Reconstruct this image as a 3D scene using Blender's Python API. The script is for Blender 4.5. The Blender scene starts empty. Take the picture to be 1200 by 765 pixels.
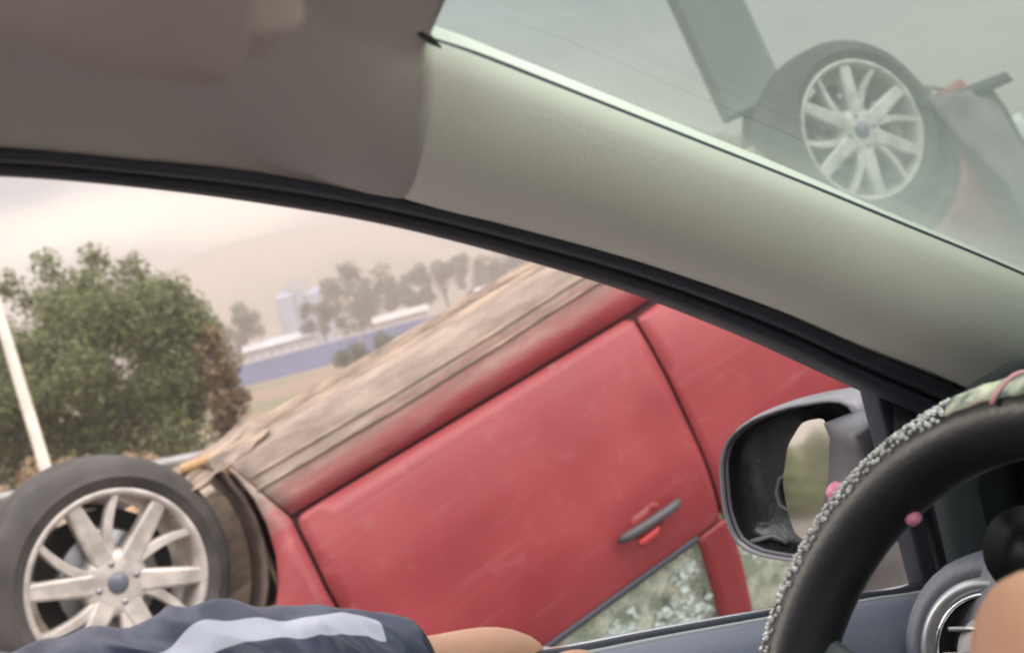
import bpy, bmesh, math, random
from mathutils import Vector, Matrix, noise
from mathutils.geometry import delaunay_2d_cdt
random.seed(7)
rad = math.radians
C = bpy.context.scene.collection
scene = bpy.context.scene

# ------------------------------------------------------------------ camera
FOC = 1608.0; CX, CY = 600.0, 382.5
ROLL, PITCH = rad(14.5), rad(-1.6)
EYE = Vector((0, 0, 1.42))
Vv = Vector((0, math.cos(PITCH), math.sin(PITCH)))
u0 = Vector((0, -math.sin(PITCH), math.cos(PITCH))); r0 = Vector((1, 0, 0))
Rr = r0*math.cos(ROLL) - u0*math.sin(ROLL)
Uu = r0*math.sin(ROLL) + u0*math.cos(ROLL)
cam_d = bpy.data.cameras.new('camera'); cam = bpy.data.objects.new('camera', cam_d); C.objects.link(cam)
cam.matrix_world = Matrix(((Rr.x, Uu.x, -Vv.x, EYE.x), (Rr.y, Uu.y, -Vv.y, EYE.y), (Rr.z, Uu.z, -Vv.z, EYE.z), (0, 0, 0, 1)))
cam_d.sensor_width = 36; cam_d.lens = 36*FOC/1200
cam_d.clip_start = 0.02; cam_d.clip_end = 6000
cam_d.dof.use_dof = True; cam_d.dof.focus_distance = 1.1; cam_d.dof.aperture_fstop = 11
scene.camera = cam

# ------------------------------------------------------------------ world
SUN_AZ, SUN_EL = rad(-75), rad(24)
GLOW_AZ = rad(-14)
world = bpy.data.worlds.new('World'); scene.world = world; world.use_nodes = True
nt = world.node_tree; nt.nodes.clear()
def N(nt, t, **kw):
    n = nt.nodes.new(t)
    for k, val in kw.items(): setattr(n, k, val)
    return n
def math_(nt, op, a, b=None, c=None):
    n = N(nt, 'ShaderNodeMath', operation=op)
    for i, x in enumerate((a, b, c)):
        if x is None: continue
        if isinstance(x, (int, float)): n.inputs[i].default_value = x
        else: nt.links.new(x, n.inputs[i])
    return n.outputs[0]
def mixc(nt, f, a, b):
    n = N(nt, 'ShaderNodeMix', data_type='RGBA')
    for s, x in ((n.inputs[0], f), (n.inputs[6], a), (n.inputs[7], b)):
        if isinstance(x, (int, float)): s.default_value = x
        elif isinstance(x, tuple): s.default_value = (*x[:3], 1)
        else: nt.links.new(x, s)
    return n.outputs[2]
def ramp(nt, f, p0, p1, c0=(0, 0, 0), c1=(1, 1, 1)):
    n = N(nt, 'ShaderNodeValToRGB')
    n.color_ramp.elements[0].position = p0; n.color_ramp.elements[1].position = p1
    n.color_ramp.elements[0].color = (*c0, 1); n.color_ramp.elements[1].color = (*c1, 1)
    nt.links.new(f, n.inputs[0]); return n.outputs[0]
def build_world():
    tc = N(nt, 'ShaderNodeTexCoord'); sep = N(nt, 'ShaderNodeSeparateXYZ'); nt.links.new(tc.outputs['Generated'], sep.inputs[0])
    x, y, z = sep.outputs
    sky = N(nt, 'ShaderNodeTexSky', sky_type='NISHITA'); sky.sun_disc = False
    sky.dust_density = .3; sky.sun_elevation = SUN_EL; sky.sun_rotation = SUN_AZ
    b1 = N(nt, 'ShaderNodeBackground'); nt.links.new(sky.outputs[0], b1.inputs[0]); b1.inputs[1].default_value = .05
    zz = math_(nt, 'ADD', math_(nt, 'MAXIMUM', z, 0.0), .12)
    comb = N(nt, 'ShaderNodeCombineXYZ'); nt.links.new(math_(nt, 'DIVIDE', x, zz), comb.inputs[0]); nt.links.new(math_(nt, 'DIVIDE', y, zz), comb.inputs[1])
    n1 = N(nt, 'ShaderNodeTexNoise'); n1.inputs['Scale'].default_value = 1.5; n1.inputs['Detail'].default_value = 7; n1.inputs['Roughness'].default_value = .55; n1.inputs['Distortion'].default_value = .4
    nt.links.new(comb.outputs[0], n1.inputs['Vector'])
    az = math_(nt, 'ARCTAN2', x, y); el = math_(nt, 'ARCSINE', z)
    cl = ramp(nt, n1.outputs['Fac'], .42, .59, (.26, .27, .30), (1.15, 1.08, 1.0))
    # warmer and pinker towards the low sun
    daz = math_(nt, 'SUBTRACT', az, GLOW_AZ)
    g = math_(nt, 'POWER', 2.718, math_(nt, 'MULTIPLY', math_(nt, 'MULTIPLY', daz, daz), -6.0))
    gl = math_(nt, 'MULTIPLY', g, math_(nt, 'POWER', 2.718, math_(nt, 'MULTIPLY', math_(nt, 'ABSOLUTE', el), -5.0)))
    cl = mixc(nt, math_(nt, 'MULTIPLY', gl, .8), cl, (.80, .63, .59))
    # the bright break in the cloud low over the hills
    n2 = N(nt, 'ShaderNodeTexNoise'); n2.inputs['Scale'].default_value = 9; n2.inputs['Detail'].default_value = 5
    nt.links.new(tc.outputs['Generated'], n2.inputs['Vector'])
    wob = math_(nt, 'MULTIPLY', math_(nt, 'SUBTRACT', n2.outputs['Fac'], .5), .055)
    band_c = math_(nt, 'SUBTRACT', rad(6.1), math_(nt, 'MULTIPLY', math_(nt, 'ADD', az, rad(10)), .05))
    de = math_(nt, 'DIVIDE', math_(nt, 'ADD', math_(nt, 'SUBTRACT', el, band_c), wob), rad(1.35))
    da = math_(nt, 'DIVIDE', math_(nt, 'ADD', az, rad(11.5)), rad(9.5))
    q = math_(nt, 'ADD', math_(nt, 'POWER', math_(nt, 'ABSOLUTE', de), 3.0), math_(nt, 'POWER', math_(nt, 'ABSOLUTE', da), 4.0))
    br = math_(nt, 'POWER', 2.718, math_(nt, 'MULTIPLY', q, -1.0))
    mr = N(nt, 'ShaderNodeMapRange', interpolation_type='SMOOTHSTEP'); nt.links.new(el, mr.inputs['Value']); mr.inputs['From Min'].default_value = rad(9); mr.inputs['From Max'].default_value = rad(50); mr.inputs['To Min'].default_value = .17; mr.inputs['To Max'].default_value = 1.7
    bk = N(nt, 'ShaderNodeMapRange', interpolation_type='SMOOTHSTEP'); nt.links.new(y, bk.inputs['Value']); bk.inputs['From Min'].default_value = .2; bk.inputs['From Max'].default_value = -.7; bk.inputs['To Min'].default_value = 1; bk.inputs['To Max'].default_value = 3.3  # sky behind the view, raised to fill the dim cabin
    b2 = N(nt, 'ShaderNodeBackground'); nt.links.new(cl, b2.inputs[0]); fr_ = N(nt, 'ShaderNodeMapRange', interpolation_type='SMOOTHSTEP'); nt.links.new(x, fr_.inputs['Value']); fr_.inputs['From Min'].default_value = .45; fr_.inputs['From Max'].default_value = .9; fr_.inputs['To Min'].default_value = 1; fr_.inputs['To Max'].default_value = 3.0  # sky ahead to the right, out of view, raised to light the pillar trim
    nt.links.new(math_(nt, 'MULTIPLY', math_(nt, 'MULTIPLY', mr.outputs[0], bk.outputs[0]), fr_.outputs[0]), b2.inputs[1])
    b3 = N(nt, 'ShaderNodeBackground'); b3.inputs[0].default_value = (1, .86, .62, 1); nt.links.new(math_(nt, 'MULTIPLY', br, .7), b3.inputs[1])
    a1 = N(nt, 'ShaderNodeAddShader'); a2 = N(nt, 'ShaderNodeAddShader')
    nt.links.new(b1.outputs[0], a1.inputs[0]); nt.links.new(b2.outputs[0], a1.inputs[1])
    nt.links.new(a1.outputs[0], a2.inputs[0]); nt.links.new(b3.outputs[0], a2.inputs[1])
    out = N(nt, 'ShaderNodeOutputWorld'); nt.links.new(a2.outputs[0], out.inputs['Surface'])
build_world()
sun_d = bpy.data.lights.new('sun', 'SUN'); sun = bpy.data.objects.new('sun', sun_d); C.objects.link(sun)
sun_d.energy = .7; sun_d.angle = rad(14); sun_d.color = (1, .86, .70)
sdir = Vector((math.sin(SUN_AZ)*math.cos(SUN_EL), math.cos(SUN_AZ)*math.cos(SUN_EL), math.sin(SUN_EL)))
sun.rotation_euler = sdir.to_track_quat('Z', 'Y').to_euler()

scene.view_settings.view_transform = 'Standard'; scene.view_settings.look = 'None'
scene.view_settings.exposure = .84; scene.view_settings.gamma = 1
scene.render.engine = 'CYCLES'
scene.cycles.use_denoising = True; scene.cycles.filter_width = 2.0
scene.cycles.max_bounces = 7; scene.cycles.transparent_max_bounces = 12; scene.cycles.volume_bounces = 1
scene.cycles.sample_clamp_indirect = 4

# ------------------------------------------------------------------ pixel helpers: where the photo's features stand
def ray(px, py): return Rr*((px-CX)/FOC) - Uu*((py-CY)/FOC) + Vv
def wd(px, py, dist):                       # world point at a horizontal distance
    r = ray(px, py); h = math.hypot(r.x, r.y); return EYE + r*(dist/h)
TH = rad(58)
CF = Vector((math.sin(TH), math.cos(TH), 0)); CL = Vector((-math.cos(TH), math.sin(TH), 0)); CZ = Vector((0, 0, 1))
def CP(px, py, l):                          # point of our own car on the vertical plane l metres to the left
    r = ray(px, py); p = r*(l/r.dot(CL)); return Vector((p.dot(CF), l, p.z+EYE.z))
def CPD(px, py, d):                         # at distance d along the view axis
    p = ray(px, py)*d; return Vector((p.dot(CF), p.dot(CL), p.z+EYE.z))
def CPP(px, py, o, n):                      # on the plane through o with normal n
    r = ray(px, py); rl = Vector((r.dot(CF), r.dot(CL), r.z)); e = Vector((0, 0, EYE.z))
    return e + rl*((o-e).dot(n)/rl.dot(n))

# ------------------------------------------------------------------ materials
MATS = {}
def mat(name, col, rough=.6, metal=0, var=.12, scale=6, bump=.0, bscale=40, coat=0, spec=.5, stretch=None, col2=None, trans=0):
    if name in MATS: return MATS[name]
    m = bpy.data.materials.new(name); m.use_nodes = True; t = m.node_tree; p = t.nodes['Principled BSDF']
    tc = N(t, 'ShaderNodeTexCoord'); mp = N(t, 'ShaderNodeMapping'); t.links.new(tc.outputs['Object'], mp.inputs[0])
    if stretch: mp.inputs['Scale'].default_value = stretch
    nz = N(t, 'ShaderNodeTexNoise'); nz.inputs['Scale'].default_value = scale; nz.inputs['Detail'].default_value = 5
    t.links.new(mp.outputs[0], nz.inputs['Vector'])
    c1 = tuple(c*(1-var) for c in col); c2 = col2 or tuple(min(1, c*(1+var)) for c in col)
    t.links.new(ramp(t, nz.outputs['Fac'], .35, .65, c1, c2), p.inputs['Base Color'])
    t.links.new(ramp(t, nz.outputs['Fac'], .3, .7, (max(0, rough-.07),)*3, (min(1, rough+.07),)*3), p.inputs['Roughness'])
    p.inputs['Metallic'].default_value = metal; p.inputs['Specular IOR Level'].default_value = spec
    p.inputs['Coat Weight'].default_value = coat
    if trans: p.inputs['Transmission Weight'].default_value = trans
    if bump:
        n2 = N(t, 'ShaderNodeTexNoise'); n2.inputs['Scale'].default_value = bscale; n2.inputs['Detail'].default_value = 4
        t.links.new(mp.outputs[0], n2.inputs['Vector'])
        b = N(t, 'ShaderNodeBump'); b.inputs['Strength'].default_value = bump; b.inputs['Distance'].default_value = .01
        t.links.new(n2.outputs['Fac'], b.inputs['Height']); t.links.new(b.outputs[0], p.inputs['Normal'])
    MATS[name] = m; return m

def paint_mud():                            # red paint paled by painted-in glare, with dried mud thrown up along the sill
    m = bpy.data.materials.new('red_paint_mud'); m.use_nodes = True; t = m.node_tree; p = t.nodes['Principled BSDF']
    tc = N(t, 'ShaderNodeTexCoord'); sep = N(t, 'ShaderNodeSeparateXYZ'); t.links.new(tc.outputs['Object'], sep.inputs[0])
    mp = N(t, 'ShaderNodeMapping'); mp.inputs['Scale'].default_value = (2.1, 6, 10); t.links.new(tc.outputs['Object'], mp.inputs[0])
    nz = N(t, 'ShaderNodeTexNoise'); nz.inputs['Scale'].default_value = 2.2; nz.inputs['Detail'].default_value = 10; nz.inputs['Roughness'].default_value = .72
    t.links.new(mp.outputs[0], nz.inputs['Vector'])
    n3 = N(t, 'ShaderNodeTexNoise'); n3.inputs['Scale'].default_value = 3; n3.inputs['Detail'].default_value = 6
    t.links.new(tc.outputs['Object'], n3.inputs['Vector'])
    zf = math_(t, 'ADD', sep.outputs[2], math_(t, 'MULTIPLY', math_(t, 'SUBTRACT', nz.outputs['Fac'], .5), .20))
    # more mud towards the front wheel
    zf = math_(t, 'ADD', zf, math_(t, 'MULTIPLY', math_(t, 'POWER', 2.718, math_(t, 'MULTIPLY', math_(t, 'ABSOLUTE', math_(t, 'SUBTRACT', sep.outputs[0], .30)), -7.0)), .10))
    mud = ramp(t, zf, -.035, .06) if False else None
    mr = N(t, 'ShaderNodeMapRange'); mr.inputs['From Min'].default_value = -.07; mr.inputs['From Max'].default_value = .05; t.links.new(zf, mr.inputs['Value']); mud = mr.outputs[0]
    red = ramp(t, n3.outputs['Fac'], .3, .7, (.19, .004, .010), (.25, .008, .016))
    n4 = N(t, 'ShaderNodeTexNoise'); n4.inputs['Scale'].default_value = 2.0; n4.inputs['Detail'].default_value = 12; n4.inputs['Roughness'].default_value = .7; t.links.new(mp.outputs[0], n4.inputs['Vector'])
    mudc = ramp(t, n4.outputs['Fac'], .38, .66, (.18, .135, .112), (.33, .262, .215))
    # a thin even film everywhere: glare put into the colour, along with dust
    glare_dust = math_(t, 'ADD', math_(t, 'MULTIPLY', n3.outputs['Fac'], .10), .0)
    mp2 = N(t, 'ShaderNodeMapping'); mp2.inputs['Rotation'].default_value = (0, rad(-24), 0); mp2.inputs['Scale'].default_value = (1.2, 1, 26); t.links.new(tc.outputs['Object'], mp2.inputs[0])
    n5 = N(t, 'ShaderNodeTexNoise'); n5.inputs['Scale'].default_value = 2.2; n5.inputs['Detail'].default_value = 6; t.links.new(mp2.outputs[0], n5.inputs['Vector'])
    n6 = N(t, 'ShaderNodeTexNoise'); n6.inputs['Scale'].default_value = 18; n6.inputs['Detail'].default_value = 8; t.links.new(tc.outputs['Object'], n6.inputs['Vector'])
    sc_ = ramp(t, n5.outputs['Fac'], .58, .70, (0, 0, 0), (.06, .06, .06)); sp_ = ramp(t, n6.outputs['Fac'], .60, .70, (0, 0, 0), (.05, .05, .05))
    glare_dust = math_(t, 'ADD', glare_dust, math_(t, 'ADD', sc_, sp_))
    c = mixc(t, glare_dust, red, (.50, .36, .33)); c = mixc(t, mud, c, mudc)
    t.links.new(c, p.inputs['Base Color'])
    t.links.new(math_(t, 'ADD', math_(t, 'MULTIPLY', mud, .45), math_(t, 'ADD', .44, math_(t, 'MULTIPLY', n3.outputs['Fac'], .14))), p.inputs['Roughness'])
    t.links.new(math_(t, 'SUBTRACT', .12, math_(t, 'MULTIPLY', mud, .12)), p.inputs['Coat Weight']); p.inputs['Coat Roughness'].default_value = .22
    b = N(t, 'ShaderNodeBump'); b.inputs['Strength'].default_value = .22; b.inputs['Distance'].default_value = .012
    t.links.new(math_(t, 'MULTIPLY', n4.outputs['Fac'], mud), b.inputs['Height']); t.links.new(b.outputs[0], p.inputs['Normal'])
    return m
RED = paint_mud()
UNDER = mat('underbody_mud', (.20, .155, .125), .9, var=.3, scale=4, bump=.4, bscale=14, stretch=(1.7, 5, 8), col2=(.36, .27, .205))
TYRE = mat('tyre_rubber', (.055, .048, .045), .85, var=.35, scale=9, bump=.2)
RIM = mat('dusty_alloy', (.47, .425, .39), .45, metal=.25, var=.28, scale=14)
DARK = mat('dark_cavity', (.02, .018, .018), .9)
LINER = mat('arch_liner_mud', (.09, .065, .05), .9, var=.4, scale=10, bump=.5)
STEEL = mat('brake_steel', (.30, .30, .31), .4, metal=.8, var=.2)
BLACKP = mat('black_trim', (.036, .039, .058), .55, var=.15, bump=.08, bscale=200)
SATIN = mat('satin_black', (.012, .013, .017), .32, var=.1)
TRIM = mat('grey_pillar_plastic', (.80, .80, .71), .62, var=.03, scale=3, bump=.05, bscale=400)
HEADL = mat('headliner_cloth', (.50, .47, .445), .95, var=.06, scale=5, bump=.15, bscale=500)
VISOR = mat('visor_cloth', (.58, .49, .455), .9, var=.05, scale=6, bump=.12, bscale=400)
DASH = mat('dashboard_plastic', (.15, .16, .19), .5, var=.06, scale=5, bump=.12, bscale=300)
DOORP = mat('door_trim_plastic', (.17, .185, .24), .42, var=.05, scale=4, bump=.08, bscale=300)
HOODP = mat('cluster_hood_plastic', (.030, .040, .045), .7, var=.08, bump=.1, bscale=300)
SILVER = mat('silver_trim', (.72, .72, .74), .25, metal=.9, var=.04)
CHROME = mat('chrome', (.8, .8, .82), .12, metal=1, var=.02)
OWNP = mat('silver_car_paint', (.42, .43, .45), .3, metal=.4, var=.03, coat=.6)
MGREY = mat('mirror_housing_grey', (.13, .13, .145), .38, var=.06, coat=.2)
SKIN = mat('skin', (.62, .33, .215), .5, var=.07, scale=14, bump=.08, bscale=90)
SKIN.node_tree.nodes['Principled BSDF'].inputs['Subsurface Weight'].default_value = .08
SKIN.node_tree.nodes['Principled BSDF'].inputs['Subsurface Radius'].default_value = (.01, .004, .002)
NAVY = mat('navy_nylon', (.050, .058, .105), .38, var=.16, scale=10, bump=.25, bscale=22)
WHITE = mat('pale_nylon', (.60, .60, .76), .45, var=.06, scale=10, bump=.25, bscale=22)

def glass_mat(name, tint, film, filmcol, rough=.02):
    m = bpy.data.materials.new(name); m.use_nodes = True; t = m.node_tree; t.nodes.clear()
    tr = N(t, 'ShaderNodeBsdfTransparent'); tr.inputs[0].default_value = (*tint, 1)
    gl = N(t, 'ShaderNodeBsdfGlossy'); gl.inputs['Roughness'].default_value = rough; gl.inputs[0].default_value = (1, 1, 1, 1)
    fr = N(t, 'ShaderNodeFresnel'); fr.inputs[0].default_value = 1.10
    mx = N(t, 'ShaderNodeMixShader'); t.links.new(math_(t, 'MINIMUM', fr.outputs[0], .10), mx.inputs[0]); t.links.new(tr.outputs[0], mx.inputs[1]); t.links.new(gl.outputs[0], mx.inputs[2])
    # pale film on the glass; on the windscreen it paints the dashboard's reflection
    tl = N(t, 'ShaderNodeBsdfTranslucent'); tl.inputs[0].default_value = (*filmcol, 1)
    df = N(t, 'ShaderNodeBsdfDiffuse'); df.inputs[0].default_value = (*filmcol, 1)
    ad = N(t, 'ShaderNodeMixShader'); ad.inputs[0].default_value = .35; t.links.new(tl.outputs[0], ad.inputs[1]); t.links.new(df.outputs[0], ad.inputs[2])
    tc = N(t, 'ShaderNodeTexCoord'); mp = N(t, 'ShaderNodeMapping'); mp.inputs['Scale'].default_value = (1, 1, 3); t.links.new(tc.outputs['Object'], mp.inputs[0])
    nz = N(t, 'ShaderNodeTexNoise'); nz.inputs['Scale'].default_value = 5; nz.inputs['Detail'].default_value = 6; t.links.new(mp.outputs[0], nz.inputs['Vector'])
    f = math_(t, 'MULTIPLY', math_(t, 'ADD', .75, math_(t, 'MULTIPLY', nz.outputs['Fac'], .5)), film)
    if name == 'windscreen_glass':           # painted reflection veil, denser towards the foot of the screen
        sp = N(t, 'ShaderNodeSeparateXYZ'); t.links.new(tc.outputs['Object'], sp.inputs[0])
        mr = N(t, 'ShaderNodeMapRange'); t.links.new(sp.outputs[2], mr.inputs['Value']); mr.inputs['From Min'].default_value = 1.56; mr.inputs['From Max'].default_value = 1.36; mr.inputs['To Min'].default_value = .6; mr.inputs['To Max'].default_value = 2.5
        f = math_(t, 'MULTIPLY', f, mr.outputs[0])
    if name == 'crazed_glass':
        vo = N(t, 'ShaderNodeTexVoronoi', feature='DISTANCE_TO_EDGE'); vo.inputs['Scale'].default_value = 26; t.links.new(tc.outputs['Object'], vo.inputs['Vector'])
        nb = N(t, 'ShaderNodeTexNoise'); nb.inputs['Scale'].default_value = 9; nb.inputs['Detail'].default_value = 3; t.links.new(tc.outputs['Object'], nb.inputs['Vector'])
        pat = ramp(t, nb.outputs['Fac'], .42, .58, (.25, .25, .25), (1.3, 1.3, 1.3))
        e1 = ramp(t, vo.outputs['Distance'], .0, .09, (1.5, 1.5, 1.5), (.9, .9, .9))
        f = math_(t, 'MULTIPLY', f, math_(t, 'MULTIPLY', pat, e1)); f.node.use_clamp = True
    m2 = N(t, 'ShaderNodeMixShader'); t.links.new(f, m2.inputs[0]); t.links.new(mx.outputs[0], m2.inputs[1]); t.links.new(ad.outputs[0], m2.inputs[2])
    o = N(t, 'ShaderNodeOutputMaterial'); t.links.new(m2.outputs[0], o.inputs[0]); return m
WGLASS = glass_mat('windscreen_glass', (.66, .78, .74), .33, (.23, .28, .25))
QGLASS = glass_mat('side_glass', (.8, .86, .84), .12, (.6, .62, .6))
BROKEN = glass_mat('crazed_glass', (.84, .90, .86), .62, (.90, .92, .83), .06)

# ------------------------------------------------------------------ mesh helpers
def link(name, me, m, parent=None, smooth=True):
    o = bpy.data.objects.new(name, me); C.objects.link(o)
    for x in (m if isinstance(m, (list, tuple)) else [m]): me.materials.append(x)
    if smooth:
        for f in me.polygons: f.use_smooth = True
    if parent: o.parent = parent
    return o
def raw(name, vs, fs, m, parent=None, smooth=True, fix=True):
    me = bpy.data.meshes.new(name); me.from_pydata([tuple(v) for v in vs], [], fs); me.update()
    if fix:
        bm = bmesh.new(); bm.from_mesh(me); bmesh.ops.recalc_face_normals(bm, faces=bm.faces); bm.to_mesh(me); bm.free()
    return link(name, me, m, parent, smooth)
def grid_faces(nu, nv, cu=False, cv=False, off=0):
    fs = []
    for i in range(nu if cu else nu-1):
        for j in range(nv if cv else nv-1):
            a = i*nv+j; b = i*nv+(j+1) % nv; c = ((i+1) % nu)*nv+(j+1) % nv; d = ((i+1) % nu)*nv+j
            fs.append((a+off, b+off, c+off, d+off))
    return fs
def solid(o, t, off=-1):
    s = o.modifiers.new('solid', 'SOLIDIFY'); s.thickness = t; s.offset = off; return o
def bevel(o, w=.004, seg=3, angle=35):
    b = o.modifiers.new('bevel', 'BEVEL'); b.width = w; b.segments = seg; b.limit_method = 'ANGLE'; b.angle_limit = rad(angle); return o
def subd(o, n=1):
    s = o.modifiers.new('sub', 'SUBSURF'); s.levels = n; s.render_levels = n; return o
def sheet(name, rows, m, parent=None, thick=0, cu=False, cv=False, off=-1):
    nv = len(rows[0]); vs = [p for r in rows for p in r]
    o = raw(name, vs, grid_faces(len(rows), nv, cu, cv), m, parent)
    if thick: solid(o, thick, off)
    return o
def spline(pts, n):                          # Catmull-Rom through the points
    P = [Vector(p) for p in pts]; P = [P[0]*2-P[1]] + P + [P[-1]*2-P[-2]]; out = []
    segs = len(P)-3
    for k in range(n):
        s = k/(n-1)*segs; i = min(int(s), segs-1); t = s-i
        a, b, c, d = P[i:i+4]
        out.append(.5*((2*b)+(c-a)*t+(2*a-5*b+4*c-d)*t*t+(3*b-a-3*c+d)*t**3))
    return out
def tube_geo(path, r, n=12, closed=False, up=Vector((0, 0, 1)), caps=True, sq=None):
    path = [Vector(p) for p in path]; k = len(path); vs = []
    for i, p in enumerate(path):
        a = path[(i-1) % k] if closed or i > 0 else p; b = path[(i+1) % k] if closed or i < k-1 else p
        t = (b-a).normalized(); s = t.cross(up)
        if s.length < 1e-4: s = t.cross(Vector((1, 0, 0)))
        s.normalize(); w = s.cross(t).normalized(); ri = r[i] if isinstance(r, (list, tuple)) else r
        for j in range(n):
            an = 2*math.pi*j/n; cx_, cy_ = math.cos(an), math.sin(an)
            if sq: cx_ *= sq[0]; cy_ *= sq[1]
            vs.append(p + (s*cx_ + w*cy_)*ri)
    fs = grid_faces(k, n, closed, True)
    if caps and not closed: fs += [tuple(range(n)), tuple(range((k-1)*n, k*n))]
    return vs, fs
def tube(name, path, r, m, parent=None, **kw):
    vs, fs = tube_geo(path, r, **kw); return raw(name, vs, fs, m, parent)
class MB:
    def __init__(s): s.v = []; s.f = []; s.mi = []
    def add(s, vs, fs, mi=0):
        o = len(s.v); s.v += [Vector(v) for v in vs]; s.f += [tuple(i+o for i in f) for f in fs]; s.mi += [mi]*len(fs); return s
    def box(s, c, size, rot=None, mi=0):
        c = Vector(c); M = rot or Matrix.Identity(3)
        vs = [c + M @ Vector((sx*size[0]/2, sy*size[1]/2, sz*size[2]/2)) for sx in (-1, 1) for sy in (-1, 1) for sz in (-1, 1)]
        return s.add(vs, [(0, 1, 3, 2), (4, 6, 7, 5), (0, 4, 5, 1), (2, 3, 7, 6), (0, 2, 6, 4), (1, 5, 7, 3)], mi)
    def tube(s, path, r, mi=0, **kw):
        v, f = tube_geo(path, r, **kw); return s.add(v, f, mi)
    def ball(s, c, r, n=6, mi=0):
        c = Vector(c); vs = []; fs = []
        for i in range(1, n):
            for j in range(n*2):
                a = math.pi*i/n; b = math.pi*j/n
                vs.append(c+Vector((math.sin(a)*math.cos(b), math.sin(a)*math.sin(b), math.cos(a)))*r)
        fs = grid_faces(n-1, n*2, False, True); k = len(vs); vs += [c+Vector((0, 0, r)), c-Vector((0, 0, r))]
        for j in range(n*2):
            fs.append((k, (j+1) % (n*2), j)); fs.append((k+1, (n-2)*n*2+j, (n-2)*n*2+(j+1) % (n*2)))
        return s.add(vs, fs, mi)
    def build(s, name, m, parent=None, smooth=True, fix=True):
        o = raw(name, s.v, s.f, m, parent, smooth, fix)
        if any(s.mi):
            for p, i in zip(o.data.polygons, s.mi): p.material_index = i
        return o
def lathe_geo(prof, n=48, axis='y', c=(0, 0, 0)):       # prof: (radius, along)
    vs = []
    for i in range(n):
        a = 2*math.pi*i/n
        for r, t in prof:
            vs.append(Vector(c)+Vector((r*math.cos(a), t, r*math.sin(a))))
    return vs, grid_faces(n, len(prof), True, False)
def poly2d(outline, step, round_r=0):                   # fill of an outline with an inner grid of points
    pts = [Vector(p) for p in outline]; dense = []
    for i, p in enumerate(pts):
        q = pts[(i+1) % len(pts)]; k = max(1, int((q-p).length/step))
        dense += [p.lerp(q, j/k) for j in range(k)]
    n = len(dense); xs = [p.x for p in dense]; ys = [p.y for p in dense]; ins = []
    def inside(p):
        c = False; j = n-1
        for i in range(n):
            a, b = dense[i], dense[j]
            if (a.y > p.y) != (b.y > p.y) and p.x < (b.x-a.x)*(p.y-a.y)/(b.y-a.y)+a.x: c = not c
            j = i
        return c
    x = min(xs)+step/2
    while x < max(xs):
        y = min(ys)+step/2
        while y < max(ys):
            p = Vector((x, y))
            if inside(p) and min((p-d).length for d in dense) > step*.5: ins.append(p)
            y += step
        x += step
    r = delaunay_2d_cdt(dense+ins, [], [list(range(n))], 1, 1e-5)
    return r[0], [tuple(f) for f in r[2]]
def tag(o, label, cat, group=None, kind=None):
    if label: o['label'] = label
    if cat: o['category'] = cat
    if group: o['group'] = group
    if kind: o['kind'] = kind
    return o
def empty(name, loc=(0, 0, 0), rot=(0, 0, 0)):
    o = bpy.data.objects.new(name, None); C.objects.link(o); o.location = loc; o.rotation_euler = rot; o.empty_display_size = .2; return o
def rounded(pts, r, k=5):                               # round the corners of a 2D/3D polygon
    out = []; n = len(pts); P = [Vector(p) for p in pts]
    for i in range(n):
        a, b, c = P[i-1], P[i], P[(i+1) % n]
        ra = min(r, (a-b).length*.45, (c-b).length*.45)
        p0 = b+(a-b).normalized()*ra; p2 = b+(c-b).normalized()*ra
        for j in range(k+1):
            t = j/k; out.append(p0*(1-t)**2+b*2*t*(1-t)+p2*t*t)
    return out

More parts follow.
